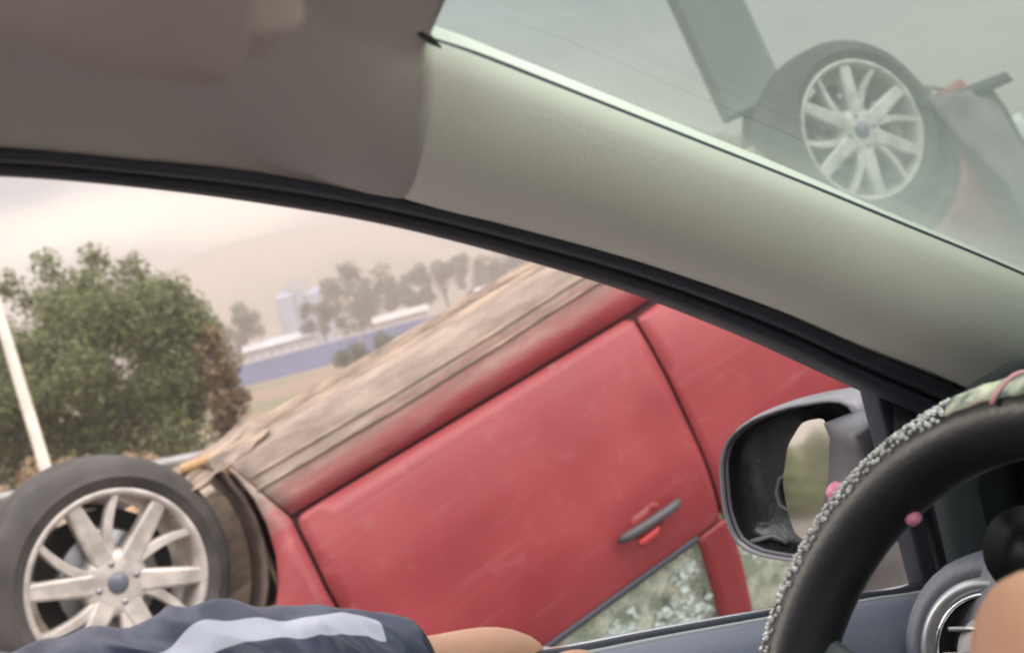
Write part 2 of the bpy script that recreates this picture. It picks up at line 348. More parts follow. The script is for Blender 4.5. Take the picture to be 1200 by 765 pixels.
# ================================================================== ground, road, hills
ROADV = (.95, .30)
def ground_z(x, y):
    d = y - (8.2 + .28*x) if x > -8 else y - 6.0 + .35*(x+8)      # distance beyond the verge
    t = max(0, min(1, (d-4)/26)); return -2.0*t*t*(3-2*t)
def build_ground():
    xs = []
    def axis(lo, hi, fine, mx):
        out = [0.0]; s = fine
        while out[-1] < hi: out.append(out[-1]+s); s = min(s*1.12, mx)
        neg = [0.0]; s = fine
        while neg[-1] > lo: neg.append(neg[-1]-s); s = min(s*1.12, mx)
        return sorted(set(neg+out))
    X = axis(-2200, 2200, 1.2, 160); Y = axis(-900, 2600, 1.2, 160)
    vs = []
    for x in X:
        for y in Y:
            near = max(0, 1-math.hypot(x, y)/14)
            vs.append((x, y, ground_z(x, y) + (1-near)*.10*(noise.noise(Vector((x*.15, y*.15, 3))))-.02))
    m = bpy.data.materials.new('field_soil'); m.use_nodes = True; t = m.node_tree; p = t.nodes['Principled BSDF']
    tc = N(t, 'ShaderNodeTexCoord')
    a = N(t, 'ShaderNodeTexNoise'); a.inputs['Scale'].default_value = .06; a.inputs['Detail'].default_value = 8; t.links.new(tc.outputs['Object'], a.inputs[0])
    b = N(t, 'ShaderNodeTexNoise'); b.inputs['Scale'].default_value = 1.5; b.inputs['Detail'].default_value = 8; t.links.new(tc.outputs['Object'], b.inputs[0])
    c = ramp(t, a.outputs['Fac'], .44, .58, (.20, .125, .08), (.10, .105, .045))
    c = mixc(t, math_(t, 'MULTIPLY', b.outputs['Fac'], .5), c, (.24, .165, .11))
    t.links.new(c, p.inputs['Base Color']); p.inputs['Roughness'].default_value = 1
    o = raw('ground', vs, grid_faces(len(X), len(Y)), m, fix=False); tag(o, None, None, kind='structure')
    # the asphalt we stand on
    asp = mat('asphalt', (.16, .15, .14), .9, var=.25, scale=3, bump=.6, bscale=60)
    d = Vector((.848, .53, 0)); nrm = Vector((-.53, .848, 0)); rows = []
    for i in range(-60, 61):
        q = d*(i*2.0); rows.append([q+nrm*w+Vector((0, 0, .05)) for w in (-7, -4, -2, 0, 2, 4, 6, 7.4)])
    tag(sheet('road', rows, asp), None, None, kind='structure')
    MBm = MB(); wp = mat('road_paint', (.68, .66, .6), .7, var=.2, scale=20)
    for w in (6.9, -6.4):
        MBm.add([d*(-100)+nrm*(w-.06)+Vector((0, 0, .056)), d*(-100)+nrm*(w+.06)+Vector((0, 0, .056)), d*100+nrm*(w+.06)+Vector((0, 0, .056)), d*100+nrm*(w-.06)+Vector((0, 0, .056))], [(0, 1, 2, 3)])
    tag(MBm.build('road_markings', wp, smooth=False), None, None, kind='structure')
build_ground()

def hill(name, ridge, depth, m, seed):                  # ridge: (px, py, dist)
    rows = []
    R_ = spline([wd(*r) for r in ridge], 90)
    for i, p in enumerate(R_):
        out = Vector((p.x, p.y, 0)).normalized(); row = []
        for k in range(-14, 11):
            s = k/10; d = s*depth; h = (p.z+6)*max(0, math.cos(s*math.pi/2.9)) if s <= 0 else (p.z+6)*(1-s*.5)
            q = Vector((p.x, p.y, 0))+out*d
            n = noise.fractal(Vector((q.x*.006, q.y*.006, seed)), 1.0, 2.0, 5)
            row.append((q.x, q.y, h*(1+.10*n*(1-abs(s)*.3))-7.5))
        rows.append(row)
    o = sheet(name, rows, m); tag(o, None, None, kind='structure'); return o
HILLM = mat('dry_hillside', (.17, .145, .10), 1, var=.3, scale=.012, col2=(.24, .20, .13))
hill('hill', [(-700, 640, 675), (-300, 520, 675), (0, 395, 675), (150, 340, 675), (230, 302, 675), (330, 276, 675), (400, 264, 675), (470, 262, 675), (560, 278, 690), (640, 270, 712), (760, 190, 735), (900, 150, 750), (1100, 130, 750), (1500, 40, 750)], 200, HILLM, 1.0)

# ------------------------------------------------------------------ haze
def haze_box():
    x0, x1, y0, y1, z0, z1 = -2300, 2300, -1000, 2700, -12, 62
    m = bpy.data.materials.new('haze_air'); m.use_nodes = True; t = m.node_tree; t.nodes.clear()
    v = N(t, 'ShaderNodeVolumePrincipled'); v.inputs['Color'].default_value = (.60, .535, .52, 1); v.inputs['Density'].default_value = HAZE; v.inputs['Anisotropy'].default_value = .0
    o = N(t, 'ShaderNodeOutputMaterial'); t.links.new(v.outputs[0], o.inputs['Volume'])
    b = MB(); b.box(((x0+x1)/2, (y0+y1)/2, (z0+z1)/2), (x1-x0, y1-y0, z1-z0)); h = b.build('haze', m, smooth=False)
    tag(h, 'pale warm haze hanging over the fields and hills', 'haze', kind='stuff')
HAZE = .0028
haze_box()

# ================================================================== trees and plants
def leafm(name, c1, c2, tr=.25):
    m = bpy.data.materials.new(name); m.use_nodes = True; t = m.node_tree; p = t.nodes['Principled BSDF']
    g = N(t, 'ShaderNodeNewGeometry'); t.links.new(ramp(t, g.outputs['Random Per Island'], 0, 1, c1, c2), p.inputs['Base Color'])
    p.inputs['Roughness'].default_value = .6; out = t.nodes['Material Output']
    tl = N(t, 'ShaderNodeBsdfTranslucent'); t.links.new(ramp(t, g.outputs['Random Per Island'], 0, 1, c1, c2), tl.inputs[0])
    mx = N(t, 'ShaderNodeMixShader'); mx.inputs[0].default_value = tr; t.links.new(p.outputs[0], mx.inputs[1]); t.links.new(tl.outputs[0], mx.inputs[2]); t.links.new(mx.outputs[0], out.inputs['Surface'])
    return m
LEAF = leafm('green_leaves', (.09, .115, .04), (.24, .255, .11), .5)
LEAFD = leafm('dull_leaves', (.05, .065, .03), (.11, .12, .06))
RUST = leafm('rusty_leaves', (.14, .085, .045), (.23, .16, .08))
DRY = leafm('dry_brush_leaves', (.20, .13, .07), (.34, .24, .13))
BARK = mat('bark', (.12, .085, .06), .95, var=.3, scale=8, bump=.6)
def clumps(c, rx, ry, rz, n, flat=.0, seed=0):
    rnd = random.Random(seed); out = []
    while len(out) < n:
        p = Vector((rnd.uniform(-1, 1), rnd.uniform(-1, 1), rnd.uniform(-1, 1)))
        if .25 < p.length < 1: out.append((Vector(c)+Vector((p.x*rx, p.y*ry, p.z*rz)), rnd.uniform(.55, 1.1)))
    return out
def crown_geo(cl, cr, per, leaf, seed):
    rnd = random.Random(seed); vs = []; fs = []
    for c, s in cl:
        for _ in range(int(per*s)):
            d = Vector((rnd.gauss(0, 1), rnd.gauss(0, 1), rnd.gauss(0, 1))).normalized()
            p = c + d*cr*s*(rnd.random()**.45)
            n = (d+Vector((rnd.gauss(0, .6), rnd.gauss(0, .6), rnd.gauss(0, .6)+.3))).normalized()
            t = n.cross(Vector((rnd.gauss(0, 1), rnd.gauss(0, 1), rnd.gauss(0, 1)))).normalized(); b = n.cross(t)
            L = leaf*rnd.uniform(.6, 1.3); W = L*.42; k = len(vs)
            vs += [p-t*L*.5, p+b*W*.5-n*L*.06, p+t*L*.5, p-b*W*.5-n*L*.06]; fs.append((k, k+1, k+2, k+3))
    return vs, fs
def tree(base, h, rx, rz, cz, nclump, per, leaf, m, label, cat='tree', group=None, seed=1, name='tree', limbs=7, ry=None, cr=.3, spec=None):
    root = empty(name, base); tag(root, label, cat, group)
    cl = clumps((0, 0, cz), rx, ry or rx, rz, nclump, seed=seed)
    if spec: cl += spec
    vs, fs = crown_geo(cl, cr*min(rx, rz), per, leaf, seed); raw('crown', vs, fs, m, root, smooth=False, fix=False)
    b = MB(); rnd = random.Random(seed+5); tr = max(.03, h*.022)
    top = Vector((rnd.uniform(-.1, .1)*rx, rnd.uniform(-.1, .1)*rx, cz))
    b.tube(spline([(0, 0, -.3), (top.x*.4, top.y*.4, cz*.45), top, top+Vector((0, 0, rz*.6))], 8), [tr*1.3, tr*1.1, tr, tr*.85, tr*.7, tr*.5, tr*.35, tr*.15], n=8)
    for i in range(limbs):
        c, s = cl[rnd.randrange(len(cl))]; st = Vector((0, 0, 0)).lerp(top, rnd.uniform(.35, .9))
        b.tube(spline([st, st.lerp(c, .5)+Vector((0, 0, .08*h)), c], 6), [tr*.5, tr*.42, tr*.34, tr*.26, tr*.18, tr*.08], n=6)
    b.build('trunk', BARK, root); return root

def gz(p): return ground_z(p.x, p.y)
# the big tree behind the guardrail
p = wd(105, 470, 24); base = Vector((p.x, p.y, gz(p))); top = wd(120, 292, 24).z
H = top-base.z
tree(base, H, 2.3, H*.42, H*.53, 190, 330, .12, LEAF, 'large dense green tree just beyond the guardrail, filling the view left of the overturned car', seed=3, cr=.27, limbs=16, ry=1.9, spec=[(Vector((a_*2.3, b_, c_*H)), s_) for a_, b_, c_, s_ in ((-.75, 0, .84, .7), (-.4, .2, .96, .6), (-.05, 0, .99, .6), (.3, 0, .97, .55), (.55, 0, .90, .6), (.8, 0, .80, .6), (.95, 0, .62, .6), (.9, 0, .25, .7), (.6, -.5, .12, .8), (-.2, -.6, .10, .8), (-.7, -.4, .14, .8), (.98, 0, .45, .5), (.2, -.8, .15, .8), (-1.0, 0, .5, .8), (-.9, 0, .2, .8))])
# rusty bush at its right
p = wd(268, 480, 23); base = Vector((p.x, p.y, gz(p)))
tree(base, 2.8, .36, .95, 1.95, 48, 75, .10, RUST, 'rust brown shrub against the right flank of the large green tree', 'shrub', seed=8, name='shrub', cr=.5)
for i, (px, py, d, s, lab) in enumerate([(20, 535, 20, .9, 'dry tan brush at the foot of the tree, nearest the pale pole'), (120, 530, 20.5, .75, 'low dry tan brush under the middle of the tree, just over the tyre')]):
    p = wd(px, py, d); base = Vector((p.x, p.y, gz(p)))
    tree(base, 1.2, 1.0*s, .5, .95*s, 20, 120, .12, DRY, lab, 'shrub', seed=20+i, name='shrub', limbs=4, cr=.5)
# thin bare plant and hedge clumps along the field
for i, (px, py, d, rx, rz, lab, mm) in enumerate([
        (440, 412, 95, 3.6, 1.1, 'round green bush in the field just below the blue wall', LEAFD),
        (345, 470, 50, 3.4, .4, 'low green weeds patch in the dry field above the guardrail', LEAFD)]):
    p = wd(px, py, d); base = Vector((p.x, p.y, gz(p)))
    tree(base, rz*2, rx, rz, rz, 24, 130, .35, mm, lab, 'bush', seed=31+i, name='bush', limbs=3, cr=.6)
far = [(255, 398, 245, 3.0, 6.5, 'slim upright tree in the haze just right of the rusty shrub'), (283, 392, 260, 5.5, 6, 'hazy round tree between the rusty shrub and the white building'),
       (376, 372, 255, 5, 4, 'small dark hazy tree standing in front of the pale silo'), (415, 350, 300, 9, 9, 'broad hazy tree just right of the pale silo'),
       (455, 350, 320, 8, 5, 'low hazy tree behind the middle of the blue wall'), (485, 342, 330, 8, 5.5, 'low hazy tree left of the flat topped tree'),
       (560, 330, 340, 7, 6, 'hazy tree right of the flat topped tree'), (590, 318, 345, 9, 8, 'hazy tree farthest right, half behind the muddy underbody'),
       (835, 195, 300, 9, 15, 'green tree low in the windscreen beside the leaning grey mast'), (800, 215, 330, 9, 9, 'hazy tree low in the windscreen, left of its taller neighbour')]
for i, (px, py, d, rx, rz, lab) in enumerate(far):
    d *= .7; rx *= .62; rz *= .60
    p = wd(px, py, d); base = Vector((p.x, p.y, -2.0)); cz = p.z-base.z
    tree(base, cz+rz, rx, rz, cz, 22, 110, rx*.16, LEAFD, lab, 'tree', 'hazy trees beyond the fields', seed=50+i, limbs=5, cr=.4, name='tree')
p = wd(518, 326, 231); base = Vector((p.x, p.y, -2.0))
tree(base, 11, 5.6, 1.4, p.z-base.z+1.4, 20, 110, .9, LEAFD, 'flat topped hazy tree with bare trunk above the blue wall', 'tree', 'hazy trees beyond the fields', seed=77, cr=1.0, limbs=8)
# trees behind us on the left, seen in the door mirror
for i, (x, y, h) in enumerate([(-26, 3.5, 6.0), (-33, -1.0, 6.5), (-41, -4, 7), (-50, -10, 8), (-58, -20, 8), (-20, 8.5, 5.5)]):
    tree(Vector((x, y, gz(Vector((x, y, 0))))), h*.5, h*.4, h*.26, h*.24, 60, 150, .4, LEAF,
         ['leafy tree behind us reflected in the door mirror', 'leafy roadside tree second along the row behind us', 'leafy roadside tree third along the row behind us', 'leafy roadside tree fourth along the row behind us', 'last leafy roadside tree of the row behind us', 'leafy roadside tree standing next along from the large dense tree'][i], 'tree', 'roadside trees behind the car', seed=90+i, cr=.4)

# ------------------------------------------------------------------ guardrail, pole, wall, buildings
def guardrail():
    root = empty('guardrail', (0, 0, 0)); tag(root, 'galvanised steel guardrail running behind the overturned car and under the tree', 'guardrail')
    gm = mat('galvanised', (.30, .30, .30), .5, metal=.4, var=.15, scale=5)
    path = spline([(-60, -22, 0), (-40, -9, 0), (-22, 3.5, 0), (-12, 10.2, 0), (-6.5, 12.3, 0), (-3.6, 11.3, 0), (-1.5, 9.9, 0), (2, 9.6, 0), (10, 12.8, 0), (30, 25, 0), (60, 44, 0)], 160)
    prof = [(0, .80), (.03, .80), (.045, .74), (0, .70), (0, .62), (.045, .58), (.03, .50), (0, .50)]
    rows = []
    for i, p in enumerate(path):
        t = (path[min(i+1, 159)]-path[max(i-1, 0)]).normalized(); s = t.cross(Vector((0, 0, 1)))
        rows.append([p+s*a*1.6+Vector((0, 0, z+ground_z(p.x, p.y)*.0)) for a, z in prof])
    sheet('rail', rows, gm, root, .012)
    b = None
    for i in range(4, 158, 5):
        p = path[i]; mb = MB(); zb = min(ground_z(p.x, p.y), 0)-.2; mb.box((p.x, p.y+.09, (.76+zb)/2), (.11, .14, .76-zb)); mb.build('post', gm, root, smooth=False)
guardrail()
pole = empty('utility_pole'); tag(pole, 'thin pale pole standing in front of the left side of the large tree', 'pole')
a = wd(57, 560, 17); zb = gz(a); up_ = wd(-2, 365, 17)
lean = (up_-a)*1.0
PM = mat('pale_pole', (.72, .66, .58), .6, var=.12, scale=4)
bot = a - lean*((a.z-zb)/lean.z)
tube('shaft', [bot, a, a+lean, a+lean*2.6], [.075, .072, .062, .045], PM, pole, n=14)
mb = MB(); tp = a+lean*2.6; mb.box(tp+Vector((0, 0, .03)), (.14, .14, .06)); mb.build('cap', PM, pole)

def wall_run():
    root = empty('perimeter_wall'); tag(root, 'long low blue painted wall across the far side of the field', 'wall')
    bm_ = mat('blue_wall_paint', (.10, .125, .26), .8, var=.15, scale=.2); cm = mat('wall_coping', (.55, .53, .56), .8)
    P = [(120, 455, 162), (270, 430-10, 162), (420, 392, 162), (560, 357, 162), (720, 305, 165), (1300, 150, 168)]
    ps = [wd(*q) for q in P]; ps = [Vector((q.x, q.y, -2.2)) for q in ps]
    for i in range(len(ps)-1):
        a, b = ps[i], ps[i+1]; mb = MB(); d = (b-a); L = d.length; M = Matrix.Rotation(math.atan2(d.y, d.x), 3, 'Z')
        mb.box((a+b)/2+Vector((0, 0, 1.35)), (L-.10, .25, 2.7), M); w = mb.build('wall_section', bm_, root, smooth=False)
        m2 = MB(); m2.box((a+b)/2+Vector((0, 0, 2.78)), (L, .36, .15), M); m2.build('coping', cm, w, smooth=False)
wall_run()
def silo():
    c = wd(362, 385, 294); base = Vector((c.x, c.y, -2.0)); root = empty('silo', base); tag(root, 'pale blue-grey cylindrical silo in the haze beyond the blue wall', 'silo')
    h = wd(362, 326, 294).z-base.z; r = 3.9
    sm = mat('pale_silo_metal', (.26, .30, .38), .7, var=.08, scale=.3)
    for dx, hh in ((-2.8, h*.93), (3.1, h*.88)):
        vs = []; prof = [(r*.72, 0), (r*.72, hh*.88), (r*.75, hh*.88), (.8, hh), (.0, hh)]
        v, f = lathe_geo([(q, t) for q, t in prof], 32); v = [Vector((p.x+dx, p.z, p.y)) for p in v]
        o = raw('drum', v, f, sm, root, smooth=False)
    mb = MB(); mb.box((0, -2.1, h*.45), (1.5, 1.5, h*.9)); mb.box((0, -1.4, h*.96), (5.6, .7, .6)); mb.build('lift_tower', sm, root, smooth=False)
silo()
def building(pxa, pxb, py_top, dist, depth, label, col, roofc, nwin, name='warehouse'):
    a, b = wd(pxa, py_top[0], dist), wd(pxb, py_top[1], dist); mid = (a+b)/2; root = empty(name, (mid.x, mid.y, -2.0)); tag(root, label, 'building')
    d = b-a; root.rotation_euler.z = math.atan2(d.y, d.x); L = math.hypot(d.x, d.y); h = mid.z+2.0
    wm = mat('wall_'+name+label[:6], col, .85, var=.08, scale=.4)
    mb = MB(); mb.box((0, depth/2, h/2), (L, depth, h)); mb.build('wall', wm, root, smooth=False)
    mb = MB(); mb.add([(-L/2-.4, -.5, h), (L/2+.4, -.5, h), (L/2+.4, depth+.5, h), (-L/2-.4, depth+.5, h), (-L/2-.4, depth/2, h+.9), (L/2+.4, depth/2, h+.9)],
                      [(0, 1, 5, 4), (2, 3, 4, 5), (0, 4, 3), (1, 2, 5), (0, 3, 2, 1)]); mb.build('roof', mat('roof_'+label[:6], roofc, .7, var=.1, scale=.5), root, smooth=False)
    for i in range(nwin):
        x = -L/2+L*(i+.5)/nwin; mb = MB(); mb.box((x, -.03, h*.70), (L/nwin*.5, .1, .9)); mb.build('window', mat('far_window', (.34, .34, .36), .3), root, smooth=False)
building(288, 368, (413, 392), 176, 8, 'long white low building with dark window strip behind the blue wall', (.50, .49, .51), (.44, .43, .45), 7)
building(440, 500, (379, 364), 184, 7, 'pale flat roofed shed behind the middle of the blue wall', (.46, .42, .40), (.40, .37, .36), 0, 'shed')
building(560, 660, (345, 318), 190, 8, 'grey shed behind the blue wall where the muddy car cuts it off', (.55, .53, .5), (.45, .42, .4), 5, 'shed')
# leaning grey mast seen through the windscreen
def mast():
    root = empty('mast'); tag(root, 'wide leaning grey mast rising behind the rear wheel of the overturned car', 'mast')
    gm = mat('mast_grey_paint', (.16, .165, .165), .7, var=.15, scale=2)
    D = 8.3
    P = lambda px, py, dd=D: wd(px, py, dd)
    A, B = P(885, 128), P(752, -160); ax = (B-A).normalized(); sd = ax.cross(Vector((0, 1, 0))).normalized(); dp = ax.cross(sd)
    w = .185; n = 14; rows = []
    for s in (0, 1):
        q = A.lerp(B, s*3.2); rows.append([q+sd*x*w+dp*y*w*.7 for x, y in ((-1, -1), (1, -1), (1, 1), (-1, 1))])
    vs = rows[0]+rows[1]; o = raw('column', vs, [(0, 1, 2, 3), (4, 7, 6, 5), (0, 4, 5, 1), (1, 5, 6, 2), (2, 6, 7, 3), (3, 7, 4, 0)], gm, root, smooth=False); bevel(o, .02)
    N0, N1 = P(880, 120), P(876, 190); foot = Vector((N1.x+.05, N1.y, 0))
    tube('neck', [N0, N1, foot], .045, mat('mast_dark', (.06, .06, .06), .7), root)
    tube('brace', [P(893, 112), P(886, 172), foot+Vector((.2, 0, 0))], .04, mat('mast_white', (.7, .7, .66), .6), root)
    mb = MB(); mb.box((foot.x+.05, foot.y, .06), (.7, .5, .16)); bevel(mb.build('base_plate', gm, root, smooth=False), .01)
mast()

# ================================================================== the overturned red car (local axes: x to its rear, y across, z out of its underside)
FW = EYE + ray(140, 683)*3.5; RW = EYE + ray(1012, 152)*4.55
wx = (RW-FW); WB = wx.length; wx.normalize(); ay = ray(-48, 662).normalized(); ay = (ay-wx*wx.dot(ay)).normalized(); dz = wx.cross(ay)
red = empty('hatchback'); red.matrix_world = Matrix(((wx.x, ay.x, dz.x, FW.x), (wx.y, ay.y, dz.y, FW.y), (wx.z, ay.z, dz.z, FW.z), (0, 0, 0, 1)))
tag(red, 'muddy red hatchback lying overturned on its roof with its wheels in the air', 'car')
WID = 1.74
YS = [(-.22, .16), (-.17, .09), (-.13, .035), (-.08, .008), (0, -.004), (.08, -.008), (.10, -.012), (.2, -.034), (.34, -.045), (.46, -.040), (.56, -.036), (.66, -.016), (.74, .012), (.80, .04), (.86, .065), (1.0, .125), (1.15, .205), (1.22, .26), (1.3, .34)]
def yside(x, h): return (yraw(x, h-.03)+2*yraw(x, h)+yraw(x, h+.03))/4
def yraw(x, h):
    h = max(-.22, min(1.3, h))
    for (a, ya), (b, yb) in zip(YS, YS[1:]):
        if h <= b: t = (h-a)/(b-a); y = ya+(yb-ya)*t; break
    if x < -.2: y += .35*(-.2-x)**2
    if x > 2.6: y += .22*(x-2.6)**2
    return y
def side_panel(name, outline, m, parent, step=.05, far=False, yo=0, thick=.014, r=0, rough=0):
    ol = rounded(outline, r) if r else [Vector(p) for p in outline]
    vs2, fs = poly2d(ol, step); vs = []
    for p in vs2:
        x, h = p.x, p.y; y = yside(x, h)+yo
        if rough: y += rough*noise.noise(Vector((x*3, h*3, 1)))
        vs.append((x, WID-y if far else y, -h))
    o = raw(name, vs, fs, m, parent, fix=False)
    me = o.data; bm = bmesh.new(); bm.from_mesh(me)
    for f in bm.faces:
        if (f.normal.y > 0) != far: f.normal_flip()
    bm.to_mesh(me); bm.free()
    for q in me.polygons: q.use_smooth = True
    solid(o, thick, -1); return o
def arc(cx_, ch, r, a0, a1, n=18): return [(cx_+r*math.cos(rad(a0+(a1-a0)*i/n)), ch+r*math.sin(rad(a0+(a1-a0)*i/n))) for i in range(n+1)]
AR = .402
def red_side(far):
    fd = [(.445, .30), (.468, .094), (1.612, .115), (1.636, .13), (1.602, .62), (1.585, .80), (.50, .79), (.44, .62)]
    side_panel('front_fender', [(-.72, .60), (-.78, .40), (-.76, .0), (-.62, -.12), (-.375, -.10)] + arc(0, -.0, AR, 190, -12)[0:] + [(.385, -.135), (.455, .085), (.433, .30), (.428, .62), (.47, .79), (.35, .745), (-.2, .68)], RED, red, far=far)
    side_panel('sill', [(.385, -.14), (2.36, -.14), (2.34, .085), (1.62, .103), (.462, .083)], RED, red, far=far)
    d1 = side_panel('front_door', fd, RED, red, far=far, r=.03, rough=.004, step=.035)
    rd = [(1.615, .62), (1.65, .128), (2.345, .10)] + [p for p in arc(2.74, 0, AR+.02, 165, 118, 8)] + [(2.52, .80), (1.60, .80)]
    d2 = side_panel('rear_door', rd, RED, red, far=far, r=.02, rough=.004, step=.035)
    side_panel('quarter_panel', [(2.55, .36), (2.535, .80), (2.60, 1.15), (3.0, 1.12), (3.22, .95), (3.32, .75), (3.36, .2), (3.30, .03), (3.13, .03)] + arc(2.74, 0, AR, 5, 118, 16), RED, red, far=far)
    # window frames and pillars
    side_panel('door_frame', [(.52, .80), (.60, .80), (1.10, 1.19), (2.50, 1.205), (2.58, 1.26), (1.05, 1.25)], RED, red, far=far, step=.04)
    side_panel('centre_pillar', [(1.492, .80), (1.618, .80), (1.60, 1.21), (1.478, 1.20)], RED, red, far=far, yo=-.004, step=.03)
    side_panel('rear_pillar', [(2.45, .80), (2.54, .80), (2.60, 1.22), (2.45, 1.21)], RED, red, far=far, step=.03)
    if not far:
        side_panel('window_glass', [(.64, .79), (1.495, .79), (1.482, 1.20), (1.10, 1.19)], BROKEN, red, yo=.02, thick=.004)
        side_panel('window_glass', [(1.615, .79), (2.46, .79), (2.46, 1.20), (1.605, 1.20)], BROKEN, red, yo=.02, thick=.004)
        side_panel('belt_seal', [(.60, .787), (1.49, .79), (1.49, .806), (.62, .805)], BLACKP, red, yo=-.008, thick=.012)
        side_panel('belt_seal', [(1.62, .79), (2.46, .79), (2.46, .806), (1.62, .806)], BLACKP, red, yo=-.008, thick=.012)
    # handle with its recess
    s = (lambda y: WID-y) if far else (lambda y: y)
    def hp(x, h, o): return (x, s(yside(x, h)+o), -h)
    dr = d1
    for (x0, dd) in ((1.262, d1), (2.22, d2)):
        rec = side_panel('handle_recess', rounded([(x0+.03, .618), (x0+.15, .612), (x0+.15, .685), (x0+.03, .69)], .03), mat('recess_red', (.20, .015, .02), .5, var=.1), red, far=far, yo=-.0015, thick=.004, step=.02)
        rec.parent = dd
        hd = tube('handle', spline([hp(x0-.025, .648, -.012), hp(x0, .648, -.032), hp(x0+.09, .650, -.046), hp(x0+.17, .652, -.034), hp(x0+.205, .655, -.012)], 14), [.008, .012, .014, .0145, .015, .015, .015, .015, .015, .015, .0145, .014, .012, .008], mat('handle_grey', (.055, .05, .055), .45), dd, n=12)
        pt = side_panel('handle_flap', rounded([(x0+.03, .690), (x0+.12, .688), (x0+.10, .708), (x0+.045, .710)], .01), mat('bright_red', (.62, .06, .07), .35), red, far=far, yo=-.006, thick=.006, step=.02); pt.parent = dd
red_side(False); red_side(True)

# inner shell, floor and underbody
mb = MB()
xs = [i*.06 for i in range(7, 56)]
def yfloor(side): return side
inner = []
for far in (False, True):
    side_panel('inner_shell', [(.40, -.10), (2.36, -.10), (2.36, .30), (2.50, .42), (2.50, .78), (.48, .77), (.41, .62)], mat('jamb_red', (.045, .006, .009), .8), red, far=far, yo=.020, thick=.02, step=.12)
rows = []
for i in range(64):
    x = -.62+i*.0605; row = []
    for j in range(40):
        y = .07+(WID-.14)*j/39; e = min(y, WID-y)
        z = .060
        if x < -.2: z = .08 - .1*(-.2-x)
        if x > 2.95: z = .060-.5*(x-3.0)
        if abs(e-.16) < .05: z += .028                         # chassis rail
        if e < .10 and .35 < x < 2.35: z += .030               # sill flange side
        if abs(y-WID/2) < .14: z -= .06                        # tunnel
        if 1.9 < x < 2.5 and .30 < e: z += .05                 # tank
        for wxp in (0, WB):                                    # wheel wells
            if abs(x-wxp) < .37 and e < .26: z = -.28
        z += .006*math.sin(x*45)*(1 if (int(x*3) % 2) else 0)+.008*noise.noise(Vector((x*6, y*9, 2)))
        row.append((x, y, z))
    rows.append(row)
ub = sheet('underbody', rows, UNDER, red, .012, off=0)
rows = []
for i in range(60):                                            # pinched seam under the near sill
    x = .36+i*.0335; k = .006*math.sin(x*9)
    rows.append([(x, .075+k, .125), (x, .085+k, .158), (x, .095+k, .158), (x, .105+k, .125)])
sheet('seam_flange', rows, UNDER, red); 
rows = [[(r[0], WID-r[1], r[2]) for r in row] for row in rows]; sheet('seam_flange', rows, UNDER, red)
tube('sill_pipe', spline([(.30, .15, .165), (.6, .20, .125), (1.2, .19, .128), (1.9, .22, .132), (2.3, .3, .14)], 24), .014, mat('rusty_pipe', (.50, .30, .15), .8, var=.3, scale=12), red, n=8)
ex = mat('exhaust_rust', (.34, .22, .14), .7, metal=.3, var=.3, scale=7)
tube('exhaust', spline([(-.1, .87, .12), (.6, .85, .09), (1.5, .80, .09), (2.1, .9, .09), (2.6, 1.2, .09), (3.1, 1.25, .0), (3.4, 1.25, -.03)], 40), [.03]*26+[.075]*9+[.03]*5, ex, red, n=14)
for zz, rr_, oo in ((.018, .0045, -.004), (.055, .006, .0), (.098, .007, .012)):     # ribs pressed into the sill
    for far in (False, True):
        tube('sill_rib', [(x, (WID-yside(x, -zz)-oo) if far else yside(x, -zz)+oo, zz+.004*math.sin(x*5)) for x in [.42+i*.06 for i in range(32)]], rr_, UNDER, red, n=6)
mb = MB()                                                      # torn bracket at the front of the sill
rows = []
for i in range(14):
    x = .20+i*.026; row = []
    for j in range(7):
        v_ = Vector((x*14, j*.9, 3.3)); row.append((x+.012*noise.noise(v_), .03+j*.028, .075+.115*((x-.2)/.34)**.8*(.55+.45*j/6)+.016*noise.noise(v_*1.7)+(.02 if j == 6 else 0)))
    rows.append(row)
sheet('splash_guard', rows, UNDER, red, .006)
for far in (False, True):                                      # wheel arch liners: curved strips
    for wxp in (0, WB):
        rows = []
        for i in range(25):
            a = rad(-22+i*224/24); r = AR-.012; x = wxp+r*math.cos(a); h = r*math.sin(a)
            row = []
            for y in (.03, .12, .22, .30): row.append((x, (WID-y-yside(x, h)*1) if far else y+max(0, yside(x, h)), -h))
            rows.append(row)
        sheet('arch_liner', rows, LINER, red, .01)
for wxp in (0, WB):
    b = MB(); b.box((wxp, WID/2, -.02), (.10, WID-.5, .09)); b.tube([(wxp, .22, 0), (wxp, .45, 0)], .05, n=12); b.tube([(wxp, WID-.22, 0), (wxp, WID-.45, 0)], .05, n=12)
    b.box((wxp+.15, .45, .04), (.34, .10, .04)); b.box((wxp+.15, WID-.45, .04), (.34, .10, .04)); bevel(b.build('axle', mat('axle_dirt', (.10, .08, .07), .85, var=.3), red), .008)

